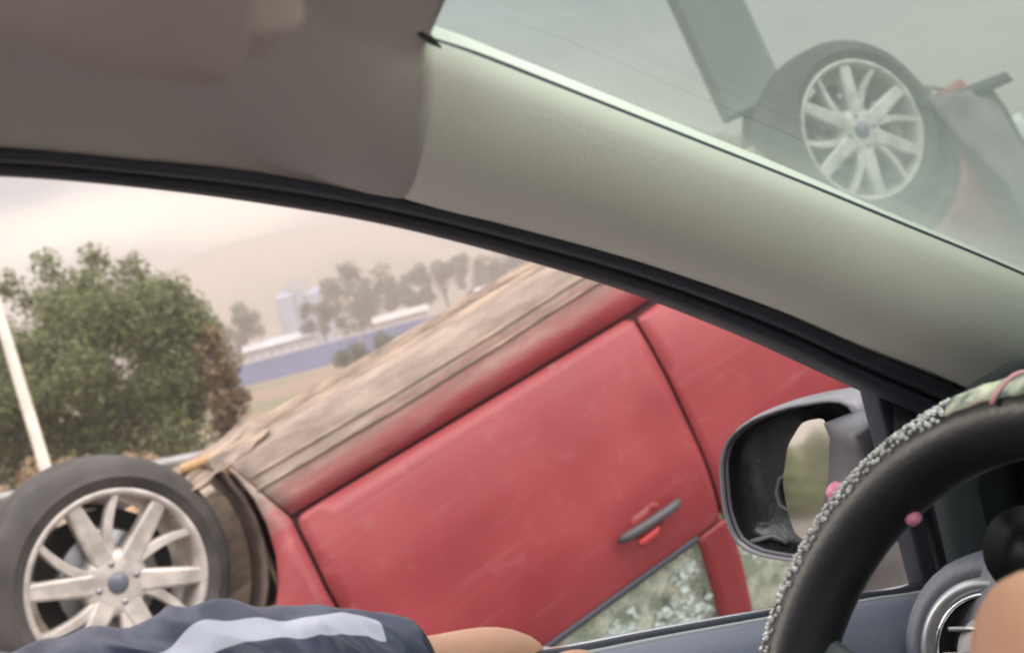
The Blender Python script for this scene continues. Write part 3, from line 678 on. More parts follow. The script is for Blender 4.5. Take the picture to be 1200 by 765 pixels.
def red_wheel(x, far, steer, spin, name='wheel', camber=0):
    spin_ = math.degrees(spin); spin = 0
    w = empty(name, (x, WID if far else 0, 0)); w.parent = red
    w.rotation_euler = (camber, spin, steer + (math.pi if far else 0))
    w.rotation_mode = 'XYZ'
    Rt = .335
    prof = [(.236, .012), (.243, .0), (.254, -.008), (.275, -.011), (.277, -.013), (.279, -.011), (.300, -.006), (.318, .006), (.331, .026), (.336, .040), (.337, .055), (.330, .060), (.337, .066), (.339, .095), (.331, .099), (.339, .103), (.339, .135), (.331, .139), (.337, .145), (.335, .165), (.325, .188), (.29, .206), (.26, .209), (.236, .19)]
    prof = [(.236+(r-.236)*.86, y_) for r, y_ in prof]; v, f = lathe_geo(prof, 96)
    mb = MB().add(v, f)
    mb.build('tyre', TYRE, w)
    rimp = [(.238, .008), (.244, .002), (.241, -.004), (.232, -.004), (.224, .004), (.218, .03), (.214, .09), (.210, .19), (.218, .2)]
    v, f = lathe_geo(rimp, 72); mb = MB().add(v, f)
    nl_ = len(mb.f)
    def spoke(a, w0, w1, y0, y1, rr0, rr1, thick, fork=0):
        n = 8; vs = []
        for i in range(n+1):
            t = i/n; r = rr0+(rr1-rr0)*t; ww = w0+(w1-w0)*t; yy = y0+(y1-y0)*t
            M = Matrix.Rotation(-(a+fork*(1-t)), 3, 'Y')
            for dx, dy in ((-1, thick), (-1, .005), (-.72, 0), (.72, 0), (1, .005), (1, thick)):
                vs.append(M @ Vector((r, yy+dy, dx*ww)))
        mb.add(vs, grid_faces(n+1, 6, False, True))
    for i in range(6):
        a = rad(-27+spin_+60.5*i); spoke(a, .031, .021, .010, .003, .03, .230, .035)
        spoke(a-rad(30), .017, .010, .014, .005, .06, .230, .028, rad(17))
    nl2_ = len(mb.f)
    v, f = lathe_geo([(0, .008), (.058, .008), (.078, .014), (.087, .026), (.090, .06)], 40); mb.add(v, f)
    rim = mb.build('rim', RIM, w)
    for q in rim.data.polygons: q.use_smooth = q.index < nl_ or q.index >= nl2_
    v, f = lathe_geo([(0, -.002), (.022, -.001), (.027, .004), (.028, .014)], 32); raw('centre_cap', v, f, mat('cap_grey_blue', (.13, .14, .17), .4, metal=.3), rim)
    for i in range(4):
        a = rad(38+90*i+45); c = Vector((.052*math.cos(a), 0, .052*math.sin(a)))
        v, f = lathe_geo([(0, .004), (.006, .004), (.009, .008), (.009, .02)], 12, c=c); raw('wheel_bolt', v, f, STEEL, rim)
        
    v, f = lathe_geo([(0, .075), (.13, .075), (.135, .08), (.135, .095), (0, .095)], 48); raw('brake_disc', v, f, STEEL, w)
    for k in range(6):
        a = rad(20+k*61); mb = MB(); mb.ball((.128*math.cos(a), .050, .128*math.sin(a)), .024, 6); mb.build('hub_fitting', STEEL, w)
    v, f = lathe_geo([(.0, .1), (.185, .1)], 40); raw('dust_shield', v, f, DARK, w)
    return w
red_wheel(0, False, rad(11), 0, camber=rad(12)); red_wheel(WB, False, 0, rad(40)); red_wheel(0, True, rad(9), .4); red_wheel(WB, True, 0, .9)

# outer body across: hood, windscreen, roof, tailgate
def across(name, stations, m, thick=.015, par=red):            # stations: x, h_edge, h_mid, y_edge
    rows = []
    ss = spline([Vector((x, he, hm)) for x, he, hm, ye in stations], 26); ye_ = [s_[3] for s_ in stations]
    for i, s_ in enumerate(ss):
        t = i/25*(len(ye_)-1); k = min(int(t), len(ye_)-2); ye = ye_[k]+(ye_[k+1]-ye_[k])*(t-k); row = []
        for j in range(21):
            u = -1+j/10; y = WID/2+u*(WID/2-ye); h = s_.z+(s_.y-s_.z)*abs(u)**2.6; row.append((s_.x, y, -h))
        rows.append(row)
    o = sheet(name, rows, m, par, thick); return o
across('hood', [(-.72, .56, .60, .22), (-.45, .66, .70, .13), (0, .73, .77, .10), (.44, .785, .82, .10)], RED)
across('windscreen', [(.50, .80, .83, .11), (.80, 1.02, 1.06, .18), (1.08, 1.2, 1.24, .25)], BROKEN, .005)
across('roof', [(1.09, 1.21, 1.25, .25), (1.5, 1.245, 1.29, .26), (2.1, 1.245, 1.29, .26), (2.62, 1.20, 1.25, .26)], RED)
across('rear_window', [(2.64, 1.18, 1.23, .26), (2.9, 1.05, 1.09, .22), (3.15, .86, .89, .16)], BROKEN, .005)
across('tailgate', [(3.17, .85, .88, .16), (3.30, .68, .70, .13), (3.34, .40, .42, .13)], RED)
def bumper(name, xa, sgn):
    rows = []
    for i in range(25):
        u = -1+i/12; y = WID/2+u*(WID/2-.015); bulge = .20*(1-abs(u)**3.0); row = []
        for k, (o_, h) in enumerate([(-.06, .62 if sgn < 0 else .42), (0, .55 if sgn < 0 else .38), (.05, .36), (.06, .2), (.04, .10 if sgn > 0 else .04), (0, .07 if sgn > 0 else -.07), (-.10, .07 if sgn > 0 else -.10)]):
            row.append((xa+sgn*(bulge+o_), y, -h))
        rows.append(row)
    o = sheet(name, rows, RED if sgn < 0 else mat('scuffed_bumper', (.17, .115, .11), .7, var=.35, scale=8, bump=.3, bscale=20), red, .012); return o
bumper('front_bumper', -.72, -1); bumper('rear_bumper', 3.28, 1)
for y in (.22, WID-.22):
    mb = MB(); mb.box((-.83+.1, y, -.50), (.16, .26, .12)); bevel(mb.build('headlight', mat('lamp_lens', (.6, .6, .58), .15, var=.1), red), .03)
    mb = MB(); mb.box((3.37-.09, y-.06 if y < 1 else y+.06, -.66), (.10, .16, .24)); bevel(mb.build('tail_light', mat('tail_red', (.4, .02, .02), .2), red), .03)
# torn strip sticking out over the rear bumper
P_ = [(2.98, .0, -.02), (3.06, .02, -.055), (3.18, .02, -.070), (3.30, .0, -.085), (3.37, -.01, -.095)]
rows = []
for i, q in enumerate(spline(P_, 12)):
    w_ = .030; rows.append([q+Vector((0, -.02, .012)), q+Vector((0, .12, .02)), q+Vector((.015, .12, -w_)), q+Vector((.01, -.02, -w_))])
sheet('torn_valance', rows, mat('torn_plastic', (.035, .033, .035), .7), red, cv=True)
tl = [(3.02, .02), (3.30, .10), (3.36, .18), (3.33, .25), (3.40, .31), (3.36, .38), (3.41, .47), (3.34, .52), (3.35, .60), (3.26, .57), (3.22, .66), (3.17, .55), (3.12, .60), (3.11, .42), (3.08, .30), (3.05, .2)]
side_panel('torn_liner', tl, mat('torn_liner_grey', (.15, .12, .12), .8, var=.35, scale=7, bump=.4, bscale=15), red, yo=-.045, thick=.01, rough=.07, step=.03)
mb = MB(); mb.box((3.24, -.01, -.42), (.13, .03, .035), Matrix.Rotation(rad(-12), 3, 'Y')); mb.box((3.36, .03, -.28), (.05, .03, .09)); bevel(mb.build('reflector', mat('pale_reflector', (.75, .75, .72), .3), red), .008)
# the cabin inside: seats and fallen airbag cloth
AIR = mat('airbag_cloth', (.80, .80, .72), .85, var=.12, scale=3, bump=.5, bscale=6)
rows = []
for i in range(30):
    x = .62+i*.062; row = []
    for j in range(12):
        h = .70+j*.048; y = .20+max(0, yside(x, h))+.09*noise.noise(Vector((x*7, h*8, 4)))
        row.append((x, y, -h))
    rows.append(row)
sheet('curtain_airbag', rows, AIR, red, .01)
for i, (x, h, s_) in enumerate([(1.17, .90, .08), (1.33, .95, .07), (1.42, .87, .05), (1.40, 1.02, .06), (1.70, .95, .08)]):
    mb = MB(); rnd = random.Random(i)
    for k in range(26):
        xx = x+rnd.gauss(0, s_*.55); hh = h+rnd.gauss(0, s_*.22); n_ = rnd.randint(3, 5); r_ = rnd.uniform(.006, .022); a0 = rnd.uniform(0, 6)
        e_ = [Vector((r_*math.cos(a0+6.28*q/n_)*rnd.uniform(.7, 1.5), rnd.uniform(-.004, .004), r_*math.sin(a0+6.28*q/n_)*.7)) for q in range(n_)]; c_ = Vector((xx, yside(xx, hh)+.012, -hh))
        mb.add([c_+q for q in e_]+[c_+q+Vector((0, .005, 0)) for q in e_], [tuple(range(n_)), tuple(range(n_, 2*n_))]+[(q, (q+1) % n_, n_+(q+1) % n_, n_+q) for q in range(n_)])
    mb.build('glass_crumbs', mat('pale_glass_crumbs', (.33, .39, .36), .25, var=.35, scale=30), red, smooth=False)
for y in (.45, WID-.45):
    mb = MB(); mb.box((1.25, y, -.42), (.5, .48, .16)); mb.box((1.52, y, -.75), (.14, .46, .62), Matrix.Rotation(rad(14), 3, 'Y')); bevel(mb.build('seat', mat('seat_fabric', (.06, .06, .065), .9), red), .05)

# ================================================================== our own car (local axes: x forward, y left, z up)
own = empty('car', (0, 0, 0), (0, 0, math.atan2(CF.y, CF.x)))
tag(own, 'car cabin we look out of, grey pillar and headliner, jewelled steering wheel and door mirror', 'car')
# ---- the run of the window opening: O outer edge, B inner edge of the black band
Bp = [(-420, 176, .655), (-200, 168, .655), (0, 172, .66), (150, 185, .66), (300, 200, .66), (450, 227, .66), (600, 263, .667), (750, 305, .675), (900, 358, .69), (1000, 402, .70), (1120, 450, .715), (1300, 530, .74)]
Op = [(-420, 212, .70), (-200, 203, .70), (0, 206, .70), (150, 218, .70), (300, 237, .70), (450, 263, .70), (600, 301, .706), (750, 346, .712), (890, 400, .725), (1015, 457, .735), (1120, 505, .75), (1300, 590, .77)]
B3 = [CP(*q) for q in Bp]; O3 = [CP(*q) for q in Op]
def back_ext(P, f_end, n=4, dz_=0):
    a = P[0]; return [Vector((f_end+(a.x-f_end)*i/n, a.y-.01*(1-i/n), a.z-(.06)*((1-i/n)**2))) for i in range(n)]
B3 = back_ext(B3, -1.0)+B3; O3 = back_ext(O3, -1.0)+O3
NS = 90
Bs = spline(B3, NS); Os = spline(O3, NS)
rows = []
for b, o in zip(Bs, Os):
    row = []; inn = (b+Vector((0, -.003, -.001)))
    pr = [(-.05, .012), (.0, .0), (.12, -.010), (.42, -.012), (.50, -.004), (.55, -.004), (.62, -.012), (.9, -.012), (1.0, -.004), (1.02, .02), (.6, .05)]
    for s_, c in pr:
        q = b.lerp(o, s_); row.append(q+Vector((0, c, c*.35)))
    rows.append(row)
def mirrored(rows): return [[Vector((q[0], -q[1], q[2])) for q in r] for r in rows]
door_obj = empty('door'); door_obj.parent = own
sheet('window_seal', rows, BLACKP, door_obj)
sheet('far_side_seal', mirrored(rows), BLACKP, own)

# ---- pillar trim
Wp = [(498, 50, .56), (560, 70, .563), (650, 105, .575), (800, 164, .59), (950, 223, .605), (1050, 264, .62), (1200, 326, .635), (1400, 415, .66), (1600, 510, .69)]
Pb = [(470, 229, .66), (530, 246, .663), (600, 263, .667), (750, 305, .675), (900, 358, .69), (1000, 402, .70), (1120, 450, .715), (1300, 530, .74), (1500, 625, .77)]
W3 = spline([CP(*q) for q in Wp], 48); P3 = spline([CP(*q) for q in Pb], 48)
Wx = [W3[0]+(W3[0]-W3[1])*k for k in (3, 1.5, .2)]; Px = [P3[0]+(P3[0]-P3[1])*k for k in (3, 1.5, .2)]
rows = []
for i in range(48):
    w, b = W3[i], P3[i]; t = (W3[min(i+1, 47)]-W3[max(i-1, 0)]).normalized(); nrm = t.cross((w-b).normalized()).normalized()
    mid = (w+b)/2
    if nrm.dot(Vector((0, 0, 1.42))-mid) < 0: nrm = -nrm
    row = [b-nrm*.012+Vector((0, .01, 0)), b]
    for k in range(1, 12):
        s_ = k/12; row.append(b.lerp(w, s_)+nrm*.022*math.sin(math.pi*s_)**.75)
    row += [w, w-nrm*.012]
    if i == 0:
        PROF = [Vector(q) for q in row[1:-1]]; PN = nrm.copy()
        for k, dn_ in ((1.2, .035), (.5, .022), (.06, .006)): rows.append([q+(P3[0]-P3[1])*k*(1-j/(len(row)-1))+(W3[0]-W3[1])*k*(j/(len(row)-1))-nrm*dn_ for j, q in enumerate(row)])
    rows.append(row)
sheet('pillar_trim', rows, TRIM, own, .003, off=0); sheet('pillar_trim', mirrored(rows), TRIM, own, .003, off=0)
seam = rows[1]

# ---- headliner
RP = [(0, 0), (.006, .012), (.02, .028), (.045, .044), (.08, .056), (.12, .064), (.20, .075), (.32, .083), (.48, .088), (.66, .09)]
RP0 = RP; RP = []
for (a, za), (b, zb_) in zip(RP0, RP0[1:]):
    for k in range(4): RP.append((a+(b-a)*k/4, za+(zb_-za)*k/4))
RP.append(RP0[-1])
seamB, seamW = P3[0], W3[0]
idx = [i for i, b in enumerate(Bs) if b.x < seamB.x-.012]
rows = []
def roofrow(b, fshift=0, up=0):
    pts = []
    for dl, dzz in RP:
        l = b.y-min(dl, b.y); bow = .05*(1-(l/.66)**2)
        pts.append(Vector((b.x+fshift*(min(1, dl/.10)) + bow*fshift*-8*0, l, b.z+dzz+up)))
    pts += [Vector((q.x, -q.y, q.z)) for q in pts[-2::-1]]
    return pts
for i in idx: rows.append(roofrow(Bs[i]))
last = seamB
# front row follows the seam up to the corner of the windscreen, then the header
fr = []
fr = [q-(P3[1]-P3[0]).normalized()*.0038+PN*.0005 for q in PROF]
def header(base, df, dzz):
    out = []
    for (dl, z_) in RP:
        if dl <= .12:
            t = dl/.12; k = t*(len(fr)-1); a = int(min(k, len(fr)-2)); q = fr[a].lerp(fr[a+1], k-a)
        else:
            l = seamB.y-dl; t_ = .56-max(l, 0)-.02; t_ = max(0, t_); q = Vector((seamW.x-.035*(1-math.exp(-t_/.05))+.03*(1-(max(l, 0)/.56)**2), max(0, l), seamW.z+.050*(1-math.exp(-t_/.05))))
        out.append(q+Vector((df, 0, dzz*(0 if dl < .10 else 1))))
    out += [Vector((q.x, -q.y, q.z)) for q in out[-2::-1]]; return out
h0 = header(fr, 0, 0); nr_ = []
for i_, r_ in zip(idx, rows):
    b = Bs[i_]; w_ = max(0, min(1, 1-(seamB.x-b.x)/.14)); w_ = w_*w_*(3-2*w_)
    nr_.append([p_.lerp(q_+Vector((b.x-seamB.x, (b.y-seamB.y)*(1 if q_.y > 0 else -1), b.z-seamB.z)), w_) for p_, q_ in zip(r_, h0)])
rows = nr_+[ h0, header([q-PN*.006 for q in fr], .001, -.003), header([q-PN*.012 for q in fr], .004, .010)]
hl = sheet('headliner', rows, HEADL, own, .004, off=0)
# ---- visor pad tucked under the roof
vis = [(-260, -180), (-160, -30), (-40, 0), (0, 9), (60, 36), (150, 60), (215, 72), (252, 73), (272, 66), (284, 50), (290, 10), (296, -60), (290, -200)]
pl = Vector((0, 0, 1.552)); V3 = [CPP(x, y, pl, Vector((0, .12, 1)).normalized()) for x, y in vis]
vs = []; n = len(V3); cen = sum(V3, Vector())/n
for z_, sc in ((.0, 1.0), (-.006, .985), (-.008, .94), (.012, 1.0), (.018, .98)):
    pass
ring = lambda sc, dzz: [cen+(q-cen)*sc+Vector((0, 0, dzz)) for q in V3]
rr = [ring(.0005, .018), ring(.3, .018), ring(.97, .018), ring(1.0, .010), ring(1.0, .002), ring(.985, -.005), ring(.93, -.008), ring(.3, -.009), ring(.0005, -.009)]
vz = sheet('sun_visor', rr, VISOR, own, cv=True)
me = vz.data
q0 = CPP(300, 44, pl, Vector((0, .12, 1)).normalized()); mb = MB(); mb.box(q0+Vector((0, 0, .008)), (.022, .035, .022)); clp = mb.build('visor_clip', VISOR, vz); bevel(clp, .006)
tube('visor_rod', [CPP(284, 20, pl, Vector((0, 0, 1))), CPP(318, 30, pl, Vector((0, 0, 1)))+Vector((0, 0, .02))], .005, VISOR, vz, n=10)

# ---- windscreen glass and its black edge
We = [CP(490, -60, .54), CP(487, -10, .55), CP(490, 18, .556)]
rows = []
for i in [-8, -6, -4, -2]+list(range(0, 48, 2)):
    w = W3[i] if i >= 0 else W3[0]+(W3[0]-W3[1])*(-i); row = []
    for j in range(25):
        l = w.y*(1-j/12); row.append(Vector((w.x+.012+.12*(1-(l/w.y)**2), l*1.03, w.z+.010+.045*(1-(l/w.y)**2))))
    rows.append(row)
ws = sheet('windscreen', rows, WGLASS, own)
solid(ws, .0, 0); ws.modifiers.clear()
er = []
for i in range(0, 48):
    w, b = W3[i], P3[i]; d = (w-b).normalized(); er.append([w-d*.0002+Vector((.001, 0, .0)), w+d*.0008+Vector((.001, 0, .0005)), w+d*.0004+Vector((.004, .0, .002)), w-d*.002+Vector((.004, 0, .001))])
sheet('screen_seal', er, BLACKP, ws, cv=True)
# black dotted corner of the screen
cpn = CPP
c0 = W3[0]
cor = [(484, 28), (487, 8), (489, -40), (500, -60), (497, -5), (497, 18), (501, 34), (509, 46), (518, 55), (516, 57), (503, 52), (490, 42)]
o_ = W3[0]+Vector((-.004, -.01, 0)); nn = (Vector((0, 0, 1.42))-W3[0]).normalized()
vv = [CPP(x, y, o_, nn) for x, y in cor]
raw('screen_corner', vv, [(0, 1, 4, 5, 6, 11), (1, 2, 3, 4), (6, 7, 10, 11), (7, 8, 9, 10)], SATIN, ws, smooth=False)

# ---- outer roof and bonnet, so that the car is a car from outside
rows = []
for i in list(range(0, len(rows))) : break
ro = []
for i in idx[::3]+[idx[-1]]:
    r_ = roofrow(Bs[i]); ro.append([Vector((q.x, q.y*1.10, q.z+.045+.01)) for q in r_])
sheet('roof_panel', ro, OWNP, own, .01, off=1)
hood = []
for i in range(10):
    f = 1.32+i*.11; row = []
    for j in range(17):
        u = -1+j/8; row.append(Vector((f-.10*abs(u)**3, u*.74, 1.05-.012*i-.10*abs(u)**3-.006*i*i*.35)))
    hood.append(row)
sheet('hood', hood, OWNP, own, .01)

# ---- door
def belt(f): return 1.152-.19*(f-.55) if f > .1 else 1.152+.19*.45-.02*(.1-f)
beltpx = [CP(x, y, .785) for x, y in ((480, 787), (650, 761), (760, 740), (895, 716), (1000, 697), (1100, 678))]
bt = [Vector((-1.0, .77, beltpx[0].z-.01)), Vector((-.4, .775, beltpx[0].z+.012)), Vector((0, .78, beltpx[0].z+.015))] + beltpx + [Vector((1.10, .79, beltpx[-1].z-.03))]
BT = spline(bt, 50)
rows = []; chr_ = []; gs = []
for q in BT:
    z = q.z; f = q.x
    rows.append([Vector((f, l, zz)) for l, zz in ((.80, .35), (.86, .42), (.89, .75), (.875, z-.16), (.845, z-.05), (.815, z-.018), (.802, z-.010), (.792, z-.014), (.790, z-.05))])
    gs.append([Vector((f, l, zz)) for l, zz in ((.780, z-.05), (.778, z-.008), (.770, z-.003), (.755, z-.004), (.735, z-.012), (.718, z-.030), (.708, z-.06), (.700, z-.13), (.69, z-.30), (.70, .40), (.79, .36))])
sheet('door_skin', rows, OWNP, door_obj, .004); sheet('door_card', gs, DOORP, door_obj, .004)
tube('belt_chrome', [q+Vector((0, .010, -.003)) for q in BT], .0032, SILVER, door_obj, n=8)
tube('belt_seal', [q+Vector((0, -.001, -.004)) for q in BT], .0050, BLACKP, door_obj, n=8)
tube('card_edge', [q+Vector((0, -.016, -.0035)) for q in BT], .0022, mat('pale_edge', (.45, .45, .47), .5), door_obj, n=8)
# quarter glass divider
d0, d1_ = CP(1022, 440, .752), CP(1080, 672, .785)
mb = MB(); ax = (d1_-d0).normalized(); s1 = Vector((1, 0, 0)); s1 = (s1-ax*s1.dot(ax)).normalized(); s2 = ax.cross(s1)
for off_, w_ in ((0, .0085), (.024, .006)):
    q = [d0-ax*.02+s1*off_, d1_+ax*.03+s1*off_]
    mb.add([p_+s1*sx*w_+s2*sy*.010 for p_ in q for sx, sy in ((-1, -1), (1, -1), (1, 1), (-1, 1))], [(0, 1, 2, 3), (7, 6, 5, 4), (0, 4, 5, 1), (1, 5, 6, 2), (2, 6, 7, 3), (3, 7, 4, 0)])
dv = mb.build('window_divider', BLACKP, door_obj); bevel(dv, .003)
qa = [CP(1036, 458, .757), CP(1130, 500, .765), CP(1230, 560, .775), CP(1230, 640, .785), CP(1094, 676, .788)]
qg = raw('quarter_glass', qa, [(0, 1, 2, 3, 4)], QGLASS, door_obj, smooth=False); solid(qg, .004)
sa = [CP(1036, 452, .752), CP(1058, 462, .752), CP(1062, 500, .752), CP(1046, 505, .752)]
sg = raw('sail_trim', sa, [(0, 1, 2, 3)], mat('sail_grey', (.09, .09, .10), .5), door_obj, smooth=False); solid(sg, .006)

# ---- door mirror
def door_mirror():
    root = empty('door_mirror'); root.parent = own
    o_ = CP(905, 560, .93); nf = Vector((-.955, -.29, .03)).normalized()
    Q = lambda x, y, o=o_, n=nf: CPP(x, y, o, n)
    face = [(843, 540), (852, 512), (880, 490), (925, 474), (975, 466), (1000, 470), (1010, 500), (1004, 560), (990, 620), (972, 655), (935, 659), (890, 652), (862, 638), (848, 600)]
    fc = rounded([Q(*q) for q in face], .012, 2); cen = sum(fc, Vector())/len(fc)
    back = -nf
    def ringp(sc, push, shift=Vector()): return [cen+(q-cen)*sc+back*push+shift for q in fc]
    out = Vector((0, .0, 0))
    rs = [ringp(.93, .006), ringp(.955, -.002), ringp(.985, -.004), ringp(1.02, .006), ringp(1.035, .025), ringp(1.0, .055, out), ringp(.86, .085, out), ringp(.6, .105, out), ringp(.2, .115, out)]
    sheet('mirror_housing', rs, MGREY, root, cv=True)
    rs = [ringp(.945, .0), ringp(.93, .012), ringp(.89, .03), ringp(.5, .034), ringp(.05, .034)]
    sheet('mirror_bezel', rs, mat('bezel_black', (.012, .012, .014), .28, bump=.3, bscale=35), root, cv=True)
    g = [(917, 565), (923, 522), (940, 494), (966, 489), (976, 520), (981, 560), (985, 610), (978, 636), (955, 640), (932, 626), (923, 600)]
    oo = o_+back*.018; ng = Vector((-.97, -.22, .124)).normalized(); gc = rounded([CPP(x, y, oo, ng) for x, y in g], .006, 2)
    c2 = sum(gc, Vector())/len(gc)
    R1 = [[c2+(q-c2)*s_+ng*(.002 if s_ < .99 else 0)-ng*dd for q in gc] for s_, dd in ((1, .006), (1, 0), (.97, 0), (.5, -.0015), (.02, -.002))]
    mgl = raw('mirror_glass', gc+[q-ng*.004 for q in gc], [tuple(range(len(gc)))]+[(i, (i+1) % len(gc), (i+1) % len(gc)+len(gc), i+len(gc)) for i in range(len(gc))], mat('mirror_silver', (.86, .86, .82), .03, metal=1, var=.02), root, smooth=False)
    # small moulded fittings inside the dark bowl
    mb = MB(); mb.tube([Q(905+13*math.cos(a/8*6.28), 585+22*math.sin(a/8*6.28))+back*.028 for a in range(8)], .0022, closed=True, n=6, up=nf)
    mb.tube([Q(868, 640)+back*.006, Q(892, 634)+back*.02, Q(912, 642)+back*.018], .0028, n=6, up=nf); mb.build('mirror_fitting', mat('fitting_grey', (.10, .10, .105), .45), root)
    # cap that reaches to the door
    a = [Q(*q)+back*.004 for q in ((1000, 482), (1008, 505), (1004, 560), (988, 625))]
    b = [CP(1040, 488, .775), CP(1050, 510, .78), CP(1062, 560, .785), CP(1070, 630, .79)]
    rows = [[p_.lerp(q_, t)+back*.02*math.sin(math.pi*t)*0 for t in (0, .33, .66, 1)] for p_, q_ in zip(a, b)]
    o = sheet('mirror_arm', rows, mat('arm_grey', (.085, .085, .095), .45), root); solid(o, .03, -1)
    rows2 = [[Q(1000, 467), CP(1040, 459, .78)], [Q(1000, 467)+back*.07, CP(1040, 459, .80)+Vector((.03, 0, 0))]]
door_mirror()

# ---- dashboard
def dashboard():
    root = empty('dashboard'); root.parent = own
    # top surface profile per lateral station: f from the driver's side to the screen
    rows = []
    ed = [(.75, (1014, 700)), (.70, (1060, 655)), (.62, (1150, 615)), (.5, (1260, 570)), (.36, (1400, 520)), (.2, None), (0, None)]
    def ring_(l, edge):
        f0, z0 = edge
        return [Vector((f0+.04, l, z0-.46)), Vector((f0-.01, l, z0-.36)), Vector((f0-.035, l, z0-.22)), Vector((f0-.03, l, z0-.10)), Vector((f0-.015, l, z0-.035)), Vector((f0+.01, l, z0-.008)), Vector((f0+.06, l, z0)), Vector((f0+.20, l, z0+.004)), Vector((f0+.40, l, z0-.01)), Vector((f0+.62, l, z0-.04))]
    es = []
    for l, f0, z0 in ((.765, .75, 1.115), (.73, .745, 1.135), (.69, .735, 1.158), (.65, .725, 1.178), (.58, .72, 1.198), (.45, .71, 1.20), (.3, .70, 1.19), (.1, .70, 1.17), (0, .70, 1.16)): es.append((l, (f0, z0)))
    allr = [ring_(l, e) for l, e in es]; allr += [[Vector((q.x, -q.y, q.z)) for q in r] for r in allr[-2::-1]]
    o = sheet('dashboard_top', allr, DASH, root, .004); subd(o, 1)
    # hood over the instruments
    rows = []
    for i in range(17):
        a = rad(8+i*164/16); l = .47+.205*math.copysign(abs(math.cos(a))**.8, math.cos(a)); z = 1.160+.135*max(0, math.sin(a))**.55
        rows.append([Vector((f+.01, .47+(l-.47)*s_, 1.160+(z-1.160)*s_)) for f, s_ in ((.735, .90), (.72, .97), (.715, 1.02), (.725, 1.05), (.80, 1.0), (.92, .8), (1.0, .5), (1.0, .02))])
    low = lambda r: [Vector((q.x-.004, q.y, 1.06)) for q in r]
    rows = [low(rows[0])]+rows+[low(rows[-1])]
    sheet('instrument_hood', rows, HOODP, root, .006)
    mb = MB(); mb.box((.80, .47, 1.20), (.03, .37, .16)); ip = mb.build('instrument_panel', SATIN, root); bevel(ip, .01)
    # round vent at the driver's door
    vc = CPD(1168, 765, .93); nv = Vector((-.90, -.28, .30)).normalized(); e1 = nv.cross(Vector((0, 0, 1))).normalized(); e2 = e1.cross(nv)
    def ringm(name, prof, m, par):
        vs = []; n = 48
        for i in range(n):
            a = 2*math.pi*i/n
            for r, t in prof: vs.append(vc+(e1*math.cos(a)+e2*math.sin(a))*r+nv*t)
        return raw(name, vs, grid_faces(n, len(prof), True, False), m, par)
    body = ringm('air_vent', [(.040, .0), (.037, .006), (.036, -.03), (.0, -.03)], DARK, root)
    ringm('vent_ring', [(.052, -.01), (.051, .008), (.047, .012), (.043, .010), (.040, .0)], mat('vent_ring_grey', (.42, .42, .44), .3, metal=.5), body)
    ringm('vent_lip', [(.0405, .004), (.0405, .009), (.0385, .009), (.0385, .003)], CHROME, body)
    ringm('vent_core', [(0, .010), (.018, .010), (.026, .004), (.028, -.01)], mat('vent_core_grey', (.42, .40, .40), .5), body)
    mb = MB(); Mr = Matrix((e1, e2, nv)).transposed()
    for k in (-1, 0, 1): mb.box(vc+e2*.017*k+nv*.004, (.068 if k == 0 else .056, .003, .012), Mr)
    mb.build('vent_blade', SILVER, body)
    # moulded collar around it
    ringm('vent_collar', [(.075, -.03), (.068, -.004), (.060, .004), (.052, .004), (.052, -.01)], DASH, root)
    # a small dark control next to it
    k = CPD(1212, 645, .80); v_, f_ = tube_geo([k-nv*.02, k+nv*.012], .026, n=28, up=Vector((0, 1, 0))); raw('rotary_knob', v_, f_, SATIN, root)
dashboard()

